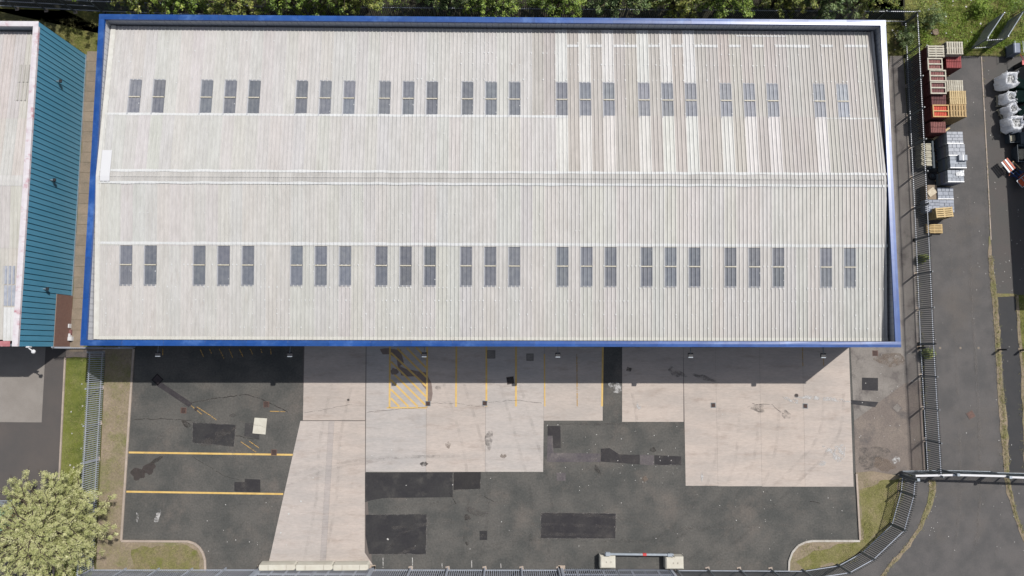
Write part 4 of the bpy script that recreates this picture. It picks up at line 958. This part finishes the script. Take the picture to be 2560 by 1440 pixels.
def tile_stack(box, h, lab, tint, top, rz=0.0, lay=9, side=(.55, .3, .3)):
    e, w_, d_ = place(*box, h, 'tile_stack', lab, 'tile stack', rz, 'stacks of roof tiles against the palisade fence')
    pallet_parts(e, .0, 'wood', w_, d_, 5)
    hz = h - .13 - (.13 if top else 0); lh = hz / lay
    for i in range(lay):
        g = .012; k = rr.uniform(.9, 1.1)
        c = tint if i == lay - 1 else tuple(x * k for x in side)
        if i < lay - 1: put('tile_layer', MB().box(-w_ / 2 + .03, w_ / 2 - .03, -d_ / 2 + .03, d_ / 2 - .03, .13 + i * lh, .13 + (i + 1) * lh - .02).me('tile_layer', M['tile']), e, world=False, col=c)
        else:
            n_ = 9
            for j in range(n_):
                y = -w_ / 2 + .03 + (w_ - .06) * (j + .5) / n_; v = rr.uniform(.88, 1.1)
                put('tile', MB().box(y - (w_ - .06) / n_ * .44, y + (w_ - .06) / n_ * .44, -d_ / 2 + .03, -.015, .13 + i * lh, .13 + (i + 1) * lh - .02, .012).box(y - (w_ - .06) / n_ * .44, y + (w_ - .06) / n_ * .44, .015, d_ / 2 - .03, .13 + i * lh, .13 + (i + 1) * lh - .02, .012).me('tile', M['tile']), e, world=False, col=tuple(v * x for x in c))
    z = h - .13
    if top == 'boards': pallet_parts(e, z, 'woodw', w_, d_, 7)
    if top == 'boardsh': pallet_turned(e, z, 'woodw', w_, d_, 5)
    if top == 'frame':
        fr = MB()
        for y in (-d_ / 2 + .06, 0, d_ / 2 - .06): fr.box(-w_ / 2, w_ / 2, y - .055, y + .055, z + .02, z + .08)
        for x in (-w_ / 2 + .05, w_ / 2 - .05): fr.box(x - .045, x + .045, -d_ / 2 + .12, d_ / 2 - .12, z + .02, z + .075)
        put('pallet', fr.me('pallet', M['woodw']), e, world=False, col=(1, 1, 1))
    if top == 'oframe':
        fr = MB()
        for y in (-d_ / 2 + .05, 0, d_ / 2 - .05): fr.box(-w_ / 2, w_ / 2, y - .045, y + .045, z + .02, z + .08)
        for x in (-w_ / 2 + .05, w_ / 2 - .05): fr.box(x - .045, x + .045, -d_ / 2 + .1, d_ / 2 - .1, z + .02, z + .075)
        put('pallet', fr.me('pallet', M['wood']), e, world=False, col=(1.05, .9, .75))
    return e
tile_stack((2321, 2360, 113, 142), 2.35, 'tall dark red tile stack under a bleached pallet, northernmost by the fence', (1, .9, .9), 'boardsh')
tile_stack((2321, 2357, 144, 174), 2.35, 'tile stack with an open bleached frame, second from the north', (1.15, 1.05, 1.0), 'frame')
tile_stack((2326, 2366, 174, 203), 2.3, 'pinkish tile stack with open frame, third from the north', (1.15, 1.0, .98), 'frame')
tile_stack((2328, 2366, 203, 234), 2.25, 'dull brown tile stack framed in grey timber, fourth from the north', (.9, .8, .82), 'frame')
tile_stack((2329, 2366, 236, 263), 1.9, 'low bare dark brown tile stack north of the orange one', (.62, .52, .55), None, lay=7)
tile_stack((2334, 2373, 261, 292), 2.3, 'bright orange tile stack edged with new timber', (2.6, .85, .5), 'oframe')
tile_stack((2327, 2365, 303, 332), 1.7, 'bare pinkish tile stack north of the grey block packs', (1.05, .88, .82), None, lay=6)
tile_stack((2366, 2404, 138, 170), 1.75, 'bright red ribbed tile stack in the outer row', (1.25, .58, .6), None, lay=7)
def pallet_pile(box, h, lab, wood, n_, tint=(1, 1, 1), turned=False, rz=0.0):
    e, w_, d_ = place(*box, h, 'pallet_stack', lab, 'pallet stack', rz, 'stacks of empty pallets by the fence')
    k = max(1, int(h / .135))
    for i in range(k):
        t = tint if i == k - 1 else tuple(c * .85 for c in tint)
        jx = rr.uniform(-.02, .02)
        (pallet_turned if turned else pallet_parts)(e, i * .135, wood, w_, d_, n_, tint=t).location.x = jx
pallet_pile((2367, 2407, 104, 135), 2.3, 'tall stack of bleached pallets at the north end of the outer row', 'woodw', 7)
pallet_pile((2370, 2410, 199, 228), 1.6, 'bleached pallet stack south of the red tiles', 'woodw', 8)
pallet_pile((2377, 2417, 226, 259), 2.1, 'pale yellow pallet stack in the middle of the outer row', 'wood', 8, (1.05, 1.05, 1.05))
pallet_pile((2378, 2418, 260, 291), 2.1, 'tan pallet stack at the south end of the outer row', 'wood', 6, (.85, .78, .72))
pallet_pile((2341, 2382, 518, 543), 1.35, 'stack of fresh pallets south of the grey block packs', 'wood', 5, (1.12, 1.1, 1.05), True, .08)
pallet_pile((2318, 2356, 560, 583), .28, 'two fresh pallets low on the asphalt, southernmost of the goods', 'wood', 6, (1.05, 1, .92), True)
blk = {}
def block_pack(box, h, lab, tint, rows=3, cols=4, film=True, rz=0.0):
    e, w_, d_ = place(*box, h, 'block_pack', lab, 'block pack', rz, 'packs of grey paving blocks by the fence')
    pallet_parts(e, 0, 'wood', w_, d_, 5); nl = max(2, int((h - .13) / .3)); lh = (h - .13) / nl
    for i in range(nl):
        last_ = i == nl - 1
        if not last_:
            for j in range(3):
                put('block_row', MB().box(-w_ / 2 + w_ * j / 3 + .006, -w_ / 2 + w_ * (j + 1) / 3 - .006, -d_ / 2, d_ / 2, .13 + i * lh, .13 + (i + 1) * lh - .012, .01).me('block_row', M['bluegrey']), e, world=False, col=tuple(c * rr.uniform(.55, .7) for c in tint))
        else:
            for r in range(rows):
                cc = cols - (r % 2)
                for c in range(cc):
                    x0 = -w_ / 2 + w_ * c / cc; y0 = -d_ / 2 + d_ * r / rows; v = rr.uniform(.9, 1.12); hh = rr.uniform(-.012, .01)
                    put('paving_block', MB().box(x0 + .008, x0 + w_ / cc - .008, y0 + .008, y0 + d_ / rows - .008, .13 + i * lh, .13 + (i + 1) * lh + hh, .014).me('paving_block', M['bluegrey']), e, world=False, col=tuple(v * t for t in tint))
    if film:
        put('film_edge', MB().box(-w_ / 2 - .01, w_ / 2 + .01, -d_ / 2 - .012, -d_ / 2 + .07, h - .3, h + .012, .01).me('film_edge', M['film']), e, world=False)
    return e, w_, d_
block_pack((2368, 2407, 329, 359), 1.75, 'grey paving block pack at the north end of the grey row', (1.12, 1.12, 1.14), 4, 4)
block_pack((2372, 2412, 360, 389), 1.75, 'grey paving block pack, second from the north', (1.1, 1.1, 1.12), 3, 4)
block_pack((2376, 2415, 390, 420), 1.75, 'grey paving block pack carrying a single loose box', (1.0, 1.04, 1.08), 3, 3)
e, w_, d_ = block_pack((2370, 2409, 425, 455), 1.7, 'grey paving block pack with torn white wrapping', (1.05, 1.07, 1.1), 3, 4)
V = []; F = []
for i in range(9):
    for j in range(7): V.append((w_ / 2 * (i / 8), d_ / 2 * (j / 6) * (.5 + .5 * i / 8), 1.72 + .06 * abs(mnoise.noise(Vector((i * .8, j * .8, 1)))) + .01))
for i in range(8):
    for j in range(6): F.append((i * 7 + j, (i + 1) * 7 + j, (i + 1) * 7 + j + 1, i * 7 + j + 1))
put('torn_film', mesh('torn_film', V, F, M['film']), e, world=False)
block_pack((2345, 2383, 469, 498), .85, 'low bluish block pack partly in shade north of the last pair', (.95, .98, 1.05), 3, 4)
block_pack((2350, 2385, 500, 531), .85, 'low bluish block pack beside the fresh pallets', (.95, .98, 1.06), 4, 3, False)
block_pack((2314, 2349, 499, 530), .85, 'low bluish block pack tight against the fence', (.95, .98, 1.06), 4, 3, False)
e, w_, d_ = place(2398, 2418, 387, 401, 1.95, 'loose_box', 'pale grey box resting on a paving block pack', 'box'); e.location.z = 1.765
put('body', MB().box(-w_ / 2, w_ / 2, -d_ / 2, d_ / 2, 0, .2, .015).me('body', M['bluegrey']), e, world=False, col=(1.1, 1.12, 1.15)); put('strap', MB().box(-.03, .03, -d_ / 2 - .004, d_ / 2 + .004, .0, .204).me('strap', M['film']), e, world=False)
# ribbed sheets leaning stack, dark rolls, tyre, slabs
e, w_, d_ = place(2306, 2328, 358, 414, .9, 'sheet_stack', 'stack of ribbed off-white sheets beside the fence', 'sheet stack')
for i in range(16):
    y = -d_ / 2 + d_ * (i + .5) / 16; put('ribbed_sheet', MB().box(-w_ / 2 + rr.uniform(-.05, .05), w_ / 2, y - d_ / 36, y + d_ / 40, .0, .85 + rr.uniform(-.05, .05), .01).me('ribbed_sheet', M['woodw']), e, world=False, col=(.9, .9, .86))
e, w_, d_ = place(2331, 2346, 350, 418, 1.0, 'felt_roll_stack', 'dark grey long rolls stacked between the sheets and blocks', 'rolls')
for i, (x, z) in enumerate([(-.12, .13), (.13, .13), (-.12, .39), (.13, .39), (0, .64)]):
    put('roll', MB().tube([(x, -d_ / 2, z), (x, d_ / 2, z)], .125, 12).me('roll', M['greyp']), e, world=False)
e = empty('tyre', G(2330, 440, 0), label='black tyre in the shadows beside the fence', cat='tyre')
V = []; F = []
for i in range(20):
    for j in range(8):
        a, b = 2 * math.pi * i / 20, 2 * math.pi * j / 8; r = .26 + .11 * math.cos(b); V.append((r * math.cos(a), r * math.sin(a), .11 + .11 * math.sin(b)))
for i in range(20):
    for j in range(8): F.append((i * 8 + j, ((i + 1) % 20) * 8 + j, ((i + 1) % 20) * 8 + (j + 1) % 8, i * 8 + (j + 1) % 8))
put('tyre_wall', mesh('tyre_wall', V, F, M['dark']), e, world=False); put('rim', disc(.15, .12, M['greyp'], 'rim'), e, world=False)
e, w_, d_ = place(2316, 2343, 462, 498, .8, 'board_stack', 'stack of beige boards under a loose crooked panel', 'board stack')
for i in range(5): put('board', MB().box(-w_ / 2, w_ / 2, -d_ / 2, d_ / 2, i * .15, i * .15 + .13).me('board', M['slabs']), e, world=False, col=(1.15, 1.1, 1.05))
o = put('panel', MB().box(-.36, .36, -.28, .28, .75, .79).me('panel', M['woodw']), e, rz=.6, world=False, col=(1.08, 1, .92))
e = empty('timber_plank', G(2352, 338, 0), label='long pale plank propped across the end of the tile row', cat='plank')
a, b = G(2333, 349, .6) - e.location, G(2374, 319, .75) - e.location; put('plank', MB().bar(a, b, .16, .05).me('plank', M['wood']), e, world=False, col=(1, 1, 1)); put('bearer', MB().bar(Vector((0, -.3, .25)), Vector((0, .3, .25)), .1, .5).me('bearer', M['wood']), e, world=False, col=(.8, .8, .8))

# ------------------------------------------------------------------ bulk bags, bins and barriers on the far east side
def bulk_bag(px, py, r, h, lab, tilt=0.0, base='wood'):
    c = G(px, py, h * .7); e = empty('bulk_bag', (c.x, c.y, 0), tilt, label=lab, cat='bulk bag', group='white bulk bags in a row')
    V = []; F = []; n_ = 24; s = random.random() * 30
    pr = [(0, .12, 1), (.92, .12, 1), (1.04, .3, .5), (1.08, .6, .3), (1.0, .85, .3), (.86, 1.0, .5), (.74, 1.03, .6), (.62, .97, .6), (.56, .86, .6)]
    for (q, z, sq) in pr:
        for i in range(n_):
            t = 2 * math.pi * i / n_; k = (.86 / max(abs(math.cos(t)), abs(math.sin(t))) ** .62) * (1 + .34 * mnoise.noise(Vector((math.cos(t) * 2.2 + s, math.sin(t) * 2.2, z * 3 + q))))
            V.append((r * q * k * math.cos(t), r * q * k * math.sin(t), h * z * (1 + .10 * mnoise.noise(Vector((math.cos(t) * 2.5, math.sin(t) * 2.5 + s, q)))) if z > .2 else .12))
    for a in range(len(pr) - 1):
        for i in range(n_): F.append((a * n_ + i, a * n_ + (i + 1) % n_, (a + 1) * n_ + (i + 1) % n_, (a + 1) * n_ + i))
    put('sack', mesh('sack', V, F, M['bag']), e, world=False)
    cmesh = MB(); rs = random.Random(int(px))
    for _ in range(26):
        t, q = rs.random() * 6.28, rs.random() ** .5 * r * .52; z = h * .88 + rs.uniform(-.08, .08); x, y = q * math.cos(t), q * math.sin(t)
        cmesh.bar((x, y, z), (x + rs.uniform(-.2, .2), y + rs.uniform(-.2, .2), z + rs.uniform(-.05, .08)), .07, .02)
    cmesh.tube([(0, 0, h * .78), (0, 0, h * .87)], r * .6, 16)
    put('contents', cmesh.me('contents', M['scrap']), e, world=False, kind='stuff')
    for k in range(4):
        t = math.pi / 4 + k * math.pi / 2; x, y = r * .85 * math.cos(t), r * .85 * math.sin(t)
        put('loop', MB().tube([(x * .95, y * .95, h * .95), (x * 1.1, y * 1.1, h * 1.12), (x * 1.12, y * 1.12 + .12, h * 1.08), (x, y + .14, h * .93)], .02, 6).me('loop', M['bag']), e, world=False)
    pallet_parts(e, 0, 'woodw', 1.15, 1.0, 6, tint=(.7, .68, .62))
bulk_bag(2521, 201, .72, 1.45, 'northernmost white bulk bag, leaning open'); bulk_bag(2522, 245, .50, 1.2, 'narrow white bulk bag, second from the north'); bulk_bag(2528, 274, .52, 1.2, 'rounded white bulk bag, third from the north', .4); bulk_bag(2536, 310, .76, 1.35, 'largest white bulk bag with crumpled top, southernmost')
def bin_(px, py, sx, sy, h, m, lab, rz=0.0, lid=True):
    c = G(px, py, h); e = empty('storage_bin', (c.x, c.y, 0), rz, label=lab, cat='bin')
    V = []; F = []
    ins = [(.85, 0), (1.0, h - .06), (1.06, h - .05), (1.06, h), (.96, h), (.82, .2)]
    for q, z in ins: V += [(-sx * q, -sy * q, z), (sx * q, -sy * q, z), (sx * q, sy * q, z), (-sx * q, sy * q, z)]
    for a in range(len(ins) - 1):
        for i in range(4): F.append((a * 4 + i, a * 4 + (i + 1) % 4, (a + 1) * 4 + (i + 1) % 4, (a + 1) * 4 + i))
    F.append(tuple(4 * (len(ins) - 1) + i for i in range(4))); F.append((3, 2, 1, 0))
    put('body', mesh('body', V, F, M[m]), e, world=False)
    if lid: put('lid', MB().box(-sx * 1.08, sx * 1.08, -sy * 1.08, sy * .96, h + .004, h + .06, .03).me('lid', M[m]), e, world=False)
    else: put('contents', MB().box(-sx * .7, sx * .1, -sy * .7, sy * .6, .2, h - .15, .03).box(sx * .15, sx * .7, -sy * .5, sy * .7, .2, h - .3, .03).me('contents', M['woodw']), e, world=False, kind='stuff', col=(.7, .7, .66))
bin_(2556, 209, .55, .36, 1.1, 'green', 'green lidded bin beside the northernmost bulk bag', -.4); bin_(2558, 240, .5, .5, 1.0, 'green', 'dark green bin behind the second bulk bag'); bin_(2562, 276, .5, .4, .9, 'green', 'green bin east of the third bulk bag', .3)
bin_(2537, 343, .42, .42, .7, 'greyp', 'open grey crate holding scraps south of the largest bag', .05, False); bin_(2567, 345, .5, .5, .8, 'greyp', 'grey bin at the frame edge beside the open crate'); bin_(2560, 383, .5, .7, .9, 'greyp', 'dark grey bin north of the orange barriers', 0, False)
e = empty('cage_trolley', G(2546, 118, 1.2), label='grey wire cage trolley standing on the weeds by the wall', cat='trolley'); e.location.z = 0
put('tray', MB().box(-.34, .34, -.5, .5, .15, .2).me('tray', M['greyp']), e, world=False)
for x in (-.34, .34): put('side_frame', MB().tube([(x, -.5, .1), (x, -.5, 1.3), (x, .5, 1.3), (x, .5, .1)], .02, 6).me('side_frame', M['galvb']), e, world=False)
put('load', MB().box(-.3, .3, -.45, .45, .2, 1.1, .06).me('load', M['bluegrey']), e, world=False, col=(.6, .66, .8))
for x, y in ((-.3, -.45), (.3, -.45), (-.3, .45), (.3, .45)): put('wheel', MB().tube([(x - .02, y, .07), (x + .02, y, .07)], .07, 10).me('wheel', M['dark']), e, world=False)
e = empty('shovel', G(2558, 158, 1.0), label='red shovel with its blade up beside the trolley', cat='shovel'); e.location.z = .75
put('blade', MB().box(-.18, .18, -.2, .2, .35, .38, .01).me('blade', M['redp']), e, world=False); put('handle', MB().tube([(0, .15, .37), (-.22, 1.1, .1)], .02, 8).me('handle', M['redp']), e, world=False)
put('socket', MB().tube([(0, .0, .39), (-.01, .22, .37)], .03, 8).me('socket', M['redp']), e, world=False); put('rest', MB().box(-.16, .16, -.16, .16, -.75, .345).me('rest', M['dark']), e, world=False)
# pile of work barriers
bgp = 'work barriers thrown in a pile'
def wbar(px, py, z, rz_, lab, Ln=1.1, kind=0):
    c = G(px, py, z); e = empty('work_barrier', (c.x, c.y, z - .14), rz_, label=lab, cat='work barrier', group=bgp)
    if kind == 0:
        for k in range(4):
            put('stripe_board', MB().box(-Ln / 2, Ln / 2, -.36 + k * .19, -.36 + k * .19 + .15, .1, .14, .01).me('stripe_board', M['white'] if k % 2 == 0 else M['orange']), e, world=False)
        for x in (-Ln / 2 + .1, Ln / 2 - .1): put('bearer', MB().box(x - .03, x + .03, -.4, .4, .04, .095).me('bearer', M['bluep']), e, world=False)
    elif kind == 1:
        for y in (-.3, 0, .3): put('rail', MB().tube([(-Ln / 2, y, .1), (Ln / 2, y, .12)], .035, 8).me('rail', M['bluep']), e, world=False)
        for x in (-Ln / 2, -.12, .15, Ln / 2): put('strut', MB().bar((x, -.32, .12), (x + .1, .32, .12), .06).me('strut', M['greyp'] if x in (-.12, .15) else M['orange']), e, world=False)
    else:
        for y in (-.36, .36): put('rail', MB().bar((-Ln / 2, y, .12), (Ln / 2, y, .12), .06).me('rail', M['galvb']), e, world=False)
        for x in (-Ln / 2, Ln / 2, 0): put('strut', MB().bar((x, -.36, .12), (x, .36, .12), .05).me('strut', M['galvb']), e, world=False)
        put('panel', MB().box(-Ln / 2 + .04, Ln / 2 - .04, -.33, .33, .06, .085).me('panel', M['orange']), e, world=False)
wbar(2521, 413, .75, -.95, 'orange and white striped barrier on top of the pile', 1.1, 0)
wbar(2535, 425, .5, -.75, 'blue barrier frame under the striped boards', 1.4, 1); wbar(2548, 440, .42, -.9, 'blue and orange barrier frame lower in the pile', 1.5, 1); wbar(2543, 434, .28, -.2, 'crossing blue frame at the bottom of the pile', 1.3, 1)
wbar(2560, 452, .75, .65, 'orange panel in a pale frame at the south end of the pile', 1.0, 2)
for (px, py, w__, d__, h_) in [(2529, 417, .5, .5, .58)]:
    e2 = empty('timber_offcut', G(px, py, 0), -.8, label='dark offcut block holding up the striped barrier', cat='offcut'); put('block', MB().box(-.45, .45, -.3, .3, 0, .56).me('block', M['dark']), e2, world=False); put('batten', MB().box(-.45, .45, -.03, .03, .56, .6).me('batten', M['wood']), e2, world=False)

# ------------------------------------------------------------------ unit to the east, just outside the frame (its shade lies on the pavement)
e = empty('east_unit', (55, 12, 0), label='dark clad unit beyond the bags casting shade on the pavement', cat='building')
sx = G(2537, 700).x + 3.72
put('wall', MB().box(sx - 55, 14, -5.7, 14, 0, 7.0).me('wall', M['gray_clad']), e, world=False); put('roof', MB().box(sx - 55 - .1, 14.1, -5.8, 14.1, 7.0, 7.15).me('roof', M['roof']), e, world=False, col=(.9, .9, .9))

# ------------------------------------------------------------------ vegetation
def leaves(name, C, Rn, per, size, m, flat=.5, seed=1, rad=None):
    """C: clump centres (n,3); leaves scattered round each; one mesh of small folded faces"""
    g = np.random.default_rng(seed); C = np.asarray(C); n_ = len(C) * per
    ctr = np.repeat(C, per, 0); rr_ = np.repeat(np.asarray(Rn), per) if np.ndim(Rn) else Rn
    d = g.normal(size=(n_, 3)); d /= np.linalg.norm(d, axis=1)[:, None]; r = g.random(n_) ** .62 * rr_ * 1.15
    p = ctr + d * r[:, None] * np.array([1, 1, .7])
    nrm = g.normal(size=(n_, 3)) * flat + np.array([.25, .1, 1]) + d * .5; nrm /= np.linalg.norm(nrm, axis=1)[:, None]
    t = np.cross(nrm, g.normal(size=(n_, 3))); t /= np.linalg.norm(t, axis=1)[:, None]; b = np.cross(nrm, t)
    s = size * g.uniform(.6, 1.25, n_)[:, None]
    v = np.stack([p - t * s, p - b * s * .5 + nrm * s * .15, p + t * s, p + b * s * .5 + nrm * s * .15], 1).reshape(-1, 3)
    me = bpy.data.meshes.new(name); me.vertices.add(n_ * 4); me.vertices.foreach_set('co', v.astype(np.float32).ravel())
    me.loops.add(n_ * 4); me.loops.foreach_set('vertex_index', np.arange(n_ * 4, dtype=np.int32))
    me.polygons.add(n_); me.polygons.foreach_set('loop_start', np.arange(0, n_ * 4, 4, dtype=np.int32)); me.polygons.foreach_set('loop_total', np.full(n_, 4, dtype=np.int32))
    me.update(calc_edges=True)
    a = me.attributes.new('rnd', 'FLOAT', 'FACE'); tone = np.repeat(g.random(len(C)), per) * .4 + g.random(n_) * .6
    a.data.foreach_set('value', tone.astype(np.float32)); me.materials.append(m); return me
LM = {
    'pale': leafmat('pale_leaves', [(.10, .12, .04), (.26, .28, .10), (.37, .37, .18), (.50, .49, .30)], .5, .2),
    'dark': leafmat('dark_leaves', [(.02, .04, .008), (.09, .15, .022), (.21, .30, .05), (.34, .38, .08)], .5, .25),
    'mid': leafmat('olive_leaves', [(.03, .05, .012), (.10, .14, .025), (.22, .24, .05), (.34, .33, .10)], .5, .25),
    'grey': leafmat('grey_green_leaves', [(.03, .055, .02), (.09, .15, .045), (.17, .23, .09), (.26, .29, .15)], .5, .25),
    'weed': leafmat('weed_leaves', [(.05, .09, .012), (.12, .20, .02), (.21, .30, .035), (.32, .35, .09)], .6, .3),
    'dry': leafmat('dry_grass', [(.10, .12, .03), (.18, .18, .06), (.26, .24, .10), (.32, .28, .15)], .7, .2),
}
def tree(name, lab, cx, cy, R, ztop, kind, nb, per, size, seed, trunk_r=.16, group=None, squash=1.0, zbase=None, fill=0):
    g = random.Random(seed); root = empty(name, (cx, cy, 0), label=lab, cat='tree' if ztop > 3 else 'bush'); 
    if group: root['group'] = group
    zb = zbase if zbase is not None else ztop * .35; C = []; Rn = []
    tr = MB().tube([(0, 0, 0), (.06, .03, zb * .6), (.02, -.05, zb), (.05, 0, ztop * .8)], [trunk_r, trunk_r * .8, trunk_r * .65, trunk_r * .2], 9); put('trunk', tr.me('trunk', M['bark']), root, world=False)
    br = MB()
    for i in range(nb):
        az = i * 2.39996 + g.uniform(-.3, .3); lev = (i + .5) / nb
        z0 = zb + (ztop - zb) * lev * .75; el = .15 + 1.15 * lev ** 1.3
        Ln = R * g.uniform(.78, 1.14) * (1.0 if lev < .5 else 1.12 - .75 * (lev - .5) * 2 * .6)
        pts = []
        for t in (0, .3, .6, .85, 1.0):
            rad = Ln * t * math.cos(el * (1 - .35 * t)); z = z0 + Ln * t * math.sin(el) * .55 * squash + g.uniform(-.1, .1); a = az + .18 * math.sin(t * 5 + i)
            pts.append(Vector((rad * math.cos(a), rad * math.sin(a), min(z, ztop))))
        br.tube(pts, [trunk_r * .35, trunk_r * .28, trunk_r * .2, trunk_r * .1, .01], 5)
        for a, b in zip(pts[1:], pts[2:]):
            L_ = (b - a).length; k = max(1, int(L_ / (.30)))
            for j in range(k):
                q = a.lerp(b, j / k); tip = q.length / max(R, .1); sp = .18 * R * .5
                for _ in range((3 if fill else 2) if tip < .9 else 1):
                    C.append((q.x + g.gauss(0, sp * (1.15 - .8 * min(1, tip))), q.y + g.gauss(0, sp * (1.15 - .8 * min(1, tip))), q.z + g.gauss(0, .22))); Rn.append(g.uniform(.20, .46) * (1.15 - .5 * min(1, tip)) * (1.05 if fill else 1))
    put('branches', br.me('branches', M['bark']), root, world=False, kind='stuff')
    put('crown', leaves('crown', C, Rn, per, size, LM[kind], seed=seed), root, world=False, kind='stuff')
    return root
c = G(118, 1322, 4.2)
tree('garden_tree', 'large pale leafy tree overhanging the west palisade fence', c.x, c.y, 4.5, 6.6, 'pale', 170, 100, .042, 3, .22, zbase=2.4, fill=1)
NT = 'trees in the belt behind the warehouse'
kinds = ['mid', 'dark', 'mid', 'dark', 'dark', 'mid', 'grey', 'dark', 'dark', 'grey', 'mid', 'dark', 'mid', 'grey', 'mid']
xs_ = [330, 440, 570, 700, 800, 890, 1110, 1230, 1400, 1560, 1700, 1830, 1980, 2090, 2200]
desc = ['olive tree at the west end of the belt by the fence corner', 'second tree of the belt, dark and dense above the coping', 'olive tree third in the belt', 'dark spreading tree fourth in the belt', 'bushy dark tree just west of the bare fence stretch', 'olive tree beside the bare stretch of fence',
        'grey green tree just east of the bare stretch of fence', 'bright green tree above the middle of the blue coping', 'dense dark tree over the centre east of the coping', 'grey green tree between two dark crowns', 'olive tree above the eastern rooflights', 'dark green tree before the thorny gap',
        'olive tree east of the thorny gap', 'grey green tree close to the north-east corner', 'last tree of the belt beside the palisade corner']
yedge = [22, 32, 38, 30, 36, 24, 22, 40, 40, 42, 36, 40, 30, 34, 22]
for i, (px, ye) in enumerate(zip(xs_, yedge)):
    R = random.uniform(2.6, 3.4); zt_ = random.uniform(6.2, 7.8); p = G(px, ye, zt_ * .62); 
    tree('belt_tree', desc[i], p.x, p.y + R * .82, R, zt_, kinds[i], 52, 46, .085, 20 + i, .16, NT, zbase=zt_ * .3)
for i, (px, py) in enumerate([(40, -40), (150, -45), (260, -40)]):
    p = G(px, py, 5); tree('belt_tree', ['dark tree at the far west end of the belt', 'dark tree behind the fence north of the teal building', 'dark tree behind the west fence corner'][i], p.x, p.y + 2.6, 3.2, 8.2, 'dark', 44, 40, .09, 90 + i, .16, NT, zbase=2.6)
for i, (px, py, R, zt_, kd, lab) in enumerate([(2262, 95, .9, 1.6, 'grey', 'shrub growing through the fence corner east of the warehouse'), (2300, 30, 1.5, 2.3, 'mid', 'broad shrub at the north-east fence corner'), (2330, 45, 1.2, 1.4, 'grey', 'low grey green shrub above the round pad'),
                                              (2306, 646, .32, .55, 'mid', 'small green plant at the foot of the east fence'), (2316, 884, .42, .6, 'mid', 'green plant at the fence beside the dark post'), (2560, 20, 2.0, 3.0, 'dark', 'dark shrub in the far north-east corner'), (2452, 20, .9, 1.2, 'weed', 'weedy shrub north of the small enclosure')]):
    p = G(px, py, zt_ * .5); tree('shrub', lab, p.x, p.y, R, zt_, kd, 14, 40, .06, 60 + i, .04, zbase=zt_ * .25)
def tufts(name, areas, kind, size, lab, seed=5, z=.05):
    C = []; Rn = []; g = random.Random(seed)
    for x0, x1, y0, y1, n_, h in areas:
        for _ in range(n_):
            x, y = g.uniform(x0, x1), g.uniform(y0, y1)
            p = G(x, y); q = mnoise.noise(Vector((p.x * .5, p.y * .5, 4)))
            if q < -.15 and g.random() < .75: continue
            hh = h * (.5 + max(0, q + .3)); C.append((p.x, p.y, z + hh * .5)); Rn.append(.12 + hh * .5)
    put(name, leaves(name, C, Rn, 9, size, LM[kind], seed=seed, flat=.9), kind='stuff', label=lab)
tufts('weeds', [(2300, 2620, -60, 118, 3400, .35), (2262, 2330, 60, 150, 260, .25), (2400, 2560, 100, 140, 300, .18)], 'weed', .05, 'rank green weeds covering the rough field')
tufts('undergrowth', [(270, 2260, -120, 30, 3000, .5)], 'dark', .07, 'undergrowth beneath the tree belt', 6)
tufts('grass', [(268, 328, 880, 980, 220, .05), (260, 318, 980, 1120, 260, .05), (256, 310, 1120, 1240, 240, .05), (250, 302, 1240, 1350, 240, .05), (250, 480, 1362, 1420, 420, .06), (2156, 2240, 1200, 1300, 420, .10), (2156, 2190, 1300, 1350, 140, .10), (2000, 2140, 1360, 1405, 420, .09), (165, 250, 895, 1400, 900, .05), (2548, 2600, 740, 1180, 500, .12), (150, 262, 80, 130, 120, .08), (100, 250, 45, 100, 300, .12), (2200, 2262, 60, 135, 200, .1)], 'dry', .028, 'tufts of dry grass on the rough edges', 8)
def along(pts, wd, n_, h, g):
    out = []
    for _ in range(n_):
        i = g.randrange(len(pts) - 1); t = g.random(); x = pts[i][0] + (pts[i + 1][0] - pts[i][0]) * t + g.gauss(0, wd); y = pts[i][1] + (pts[i + 1][1] - pts[i][1]) * t
        out.append((x, y, h))
    return out
g = random.Random(9); C = []; Rn = []
for pts, wd, n_, h in [([(2476, 640), (2482, 700), (2488, 760)], 3, 150, .12), ([(2488, 760), (2497, 900), (2508, 1040), (2517, 1184)], 3.5, 620, .13), ([(2517, 1196), (2540, 1290), (2570, 1360)], 2.5, 180, .1), ([(2332, 1200), (2330, 1240), (2300, 1320), (2205, 1440)], 3.5, 240, .08),
                       ([(2290, 600), (2302, 860), (2320, 1180)], 4, 180, .12), ([(2541, 740), (2556, 900), (2566, 1180)], 3, 140, .1), ([(2455, 150), (2477, 600)], 1.6, 60, .05), ([(2256, 1200), (2250, 1240), (2225, 1310), (2150, 1380)], 5, 240, .1), ([(2430, 138), (2560, 140)], 3, 140, .15)]:
    for x, y, hh in along(pts, wd, n_, h, g): p = G(x, y); C.append((p.x, p.y, .03 + hh * .4 + (.06 if (y > 1195 and x < 2260) else 0))); Rn.append(.06 + hh * .5)
put('weeds', leaves('weeds', C, Rn, 8, .028, LM['dry'], seed=12, flat=.9), kind='stuff', label='low weeds growing in the joints beside the road')
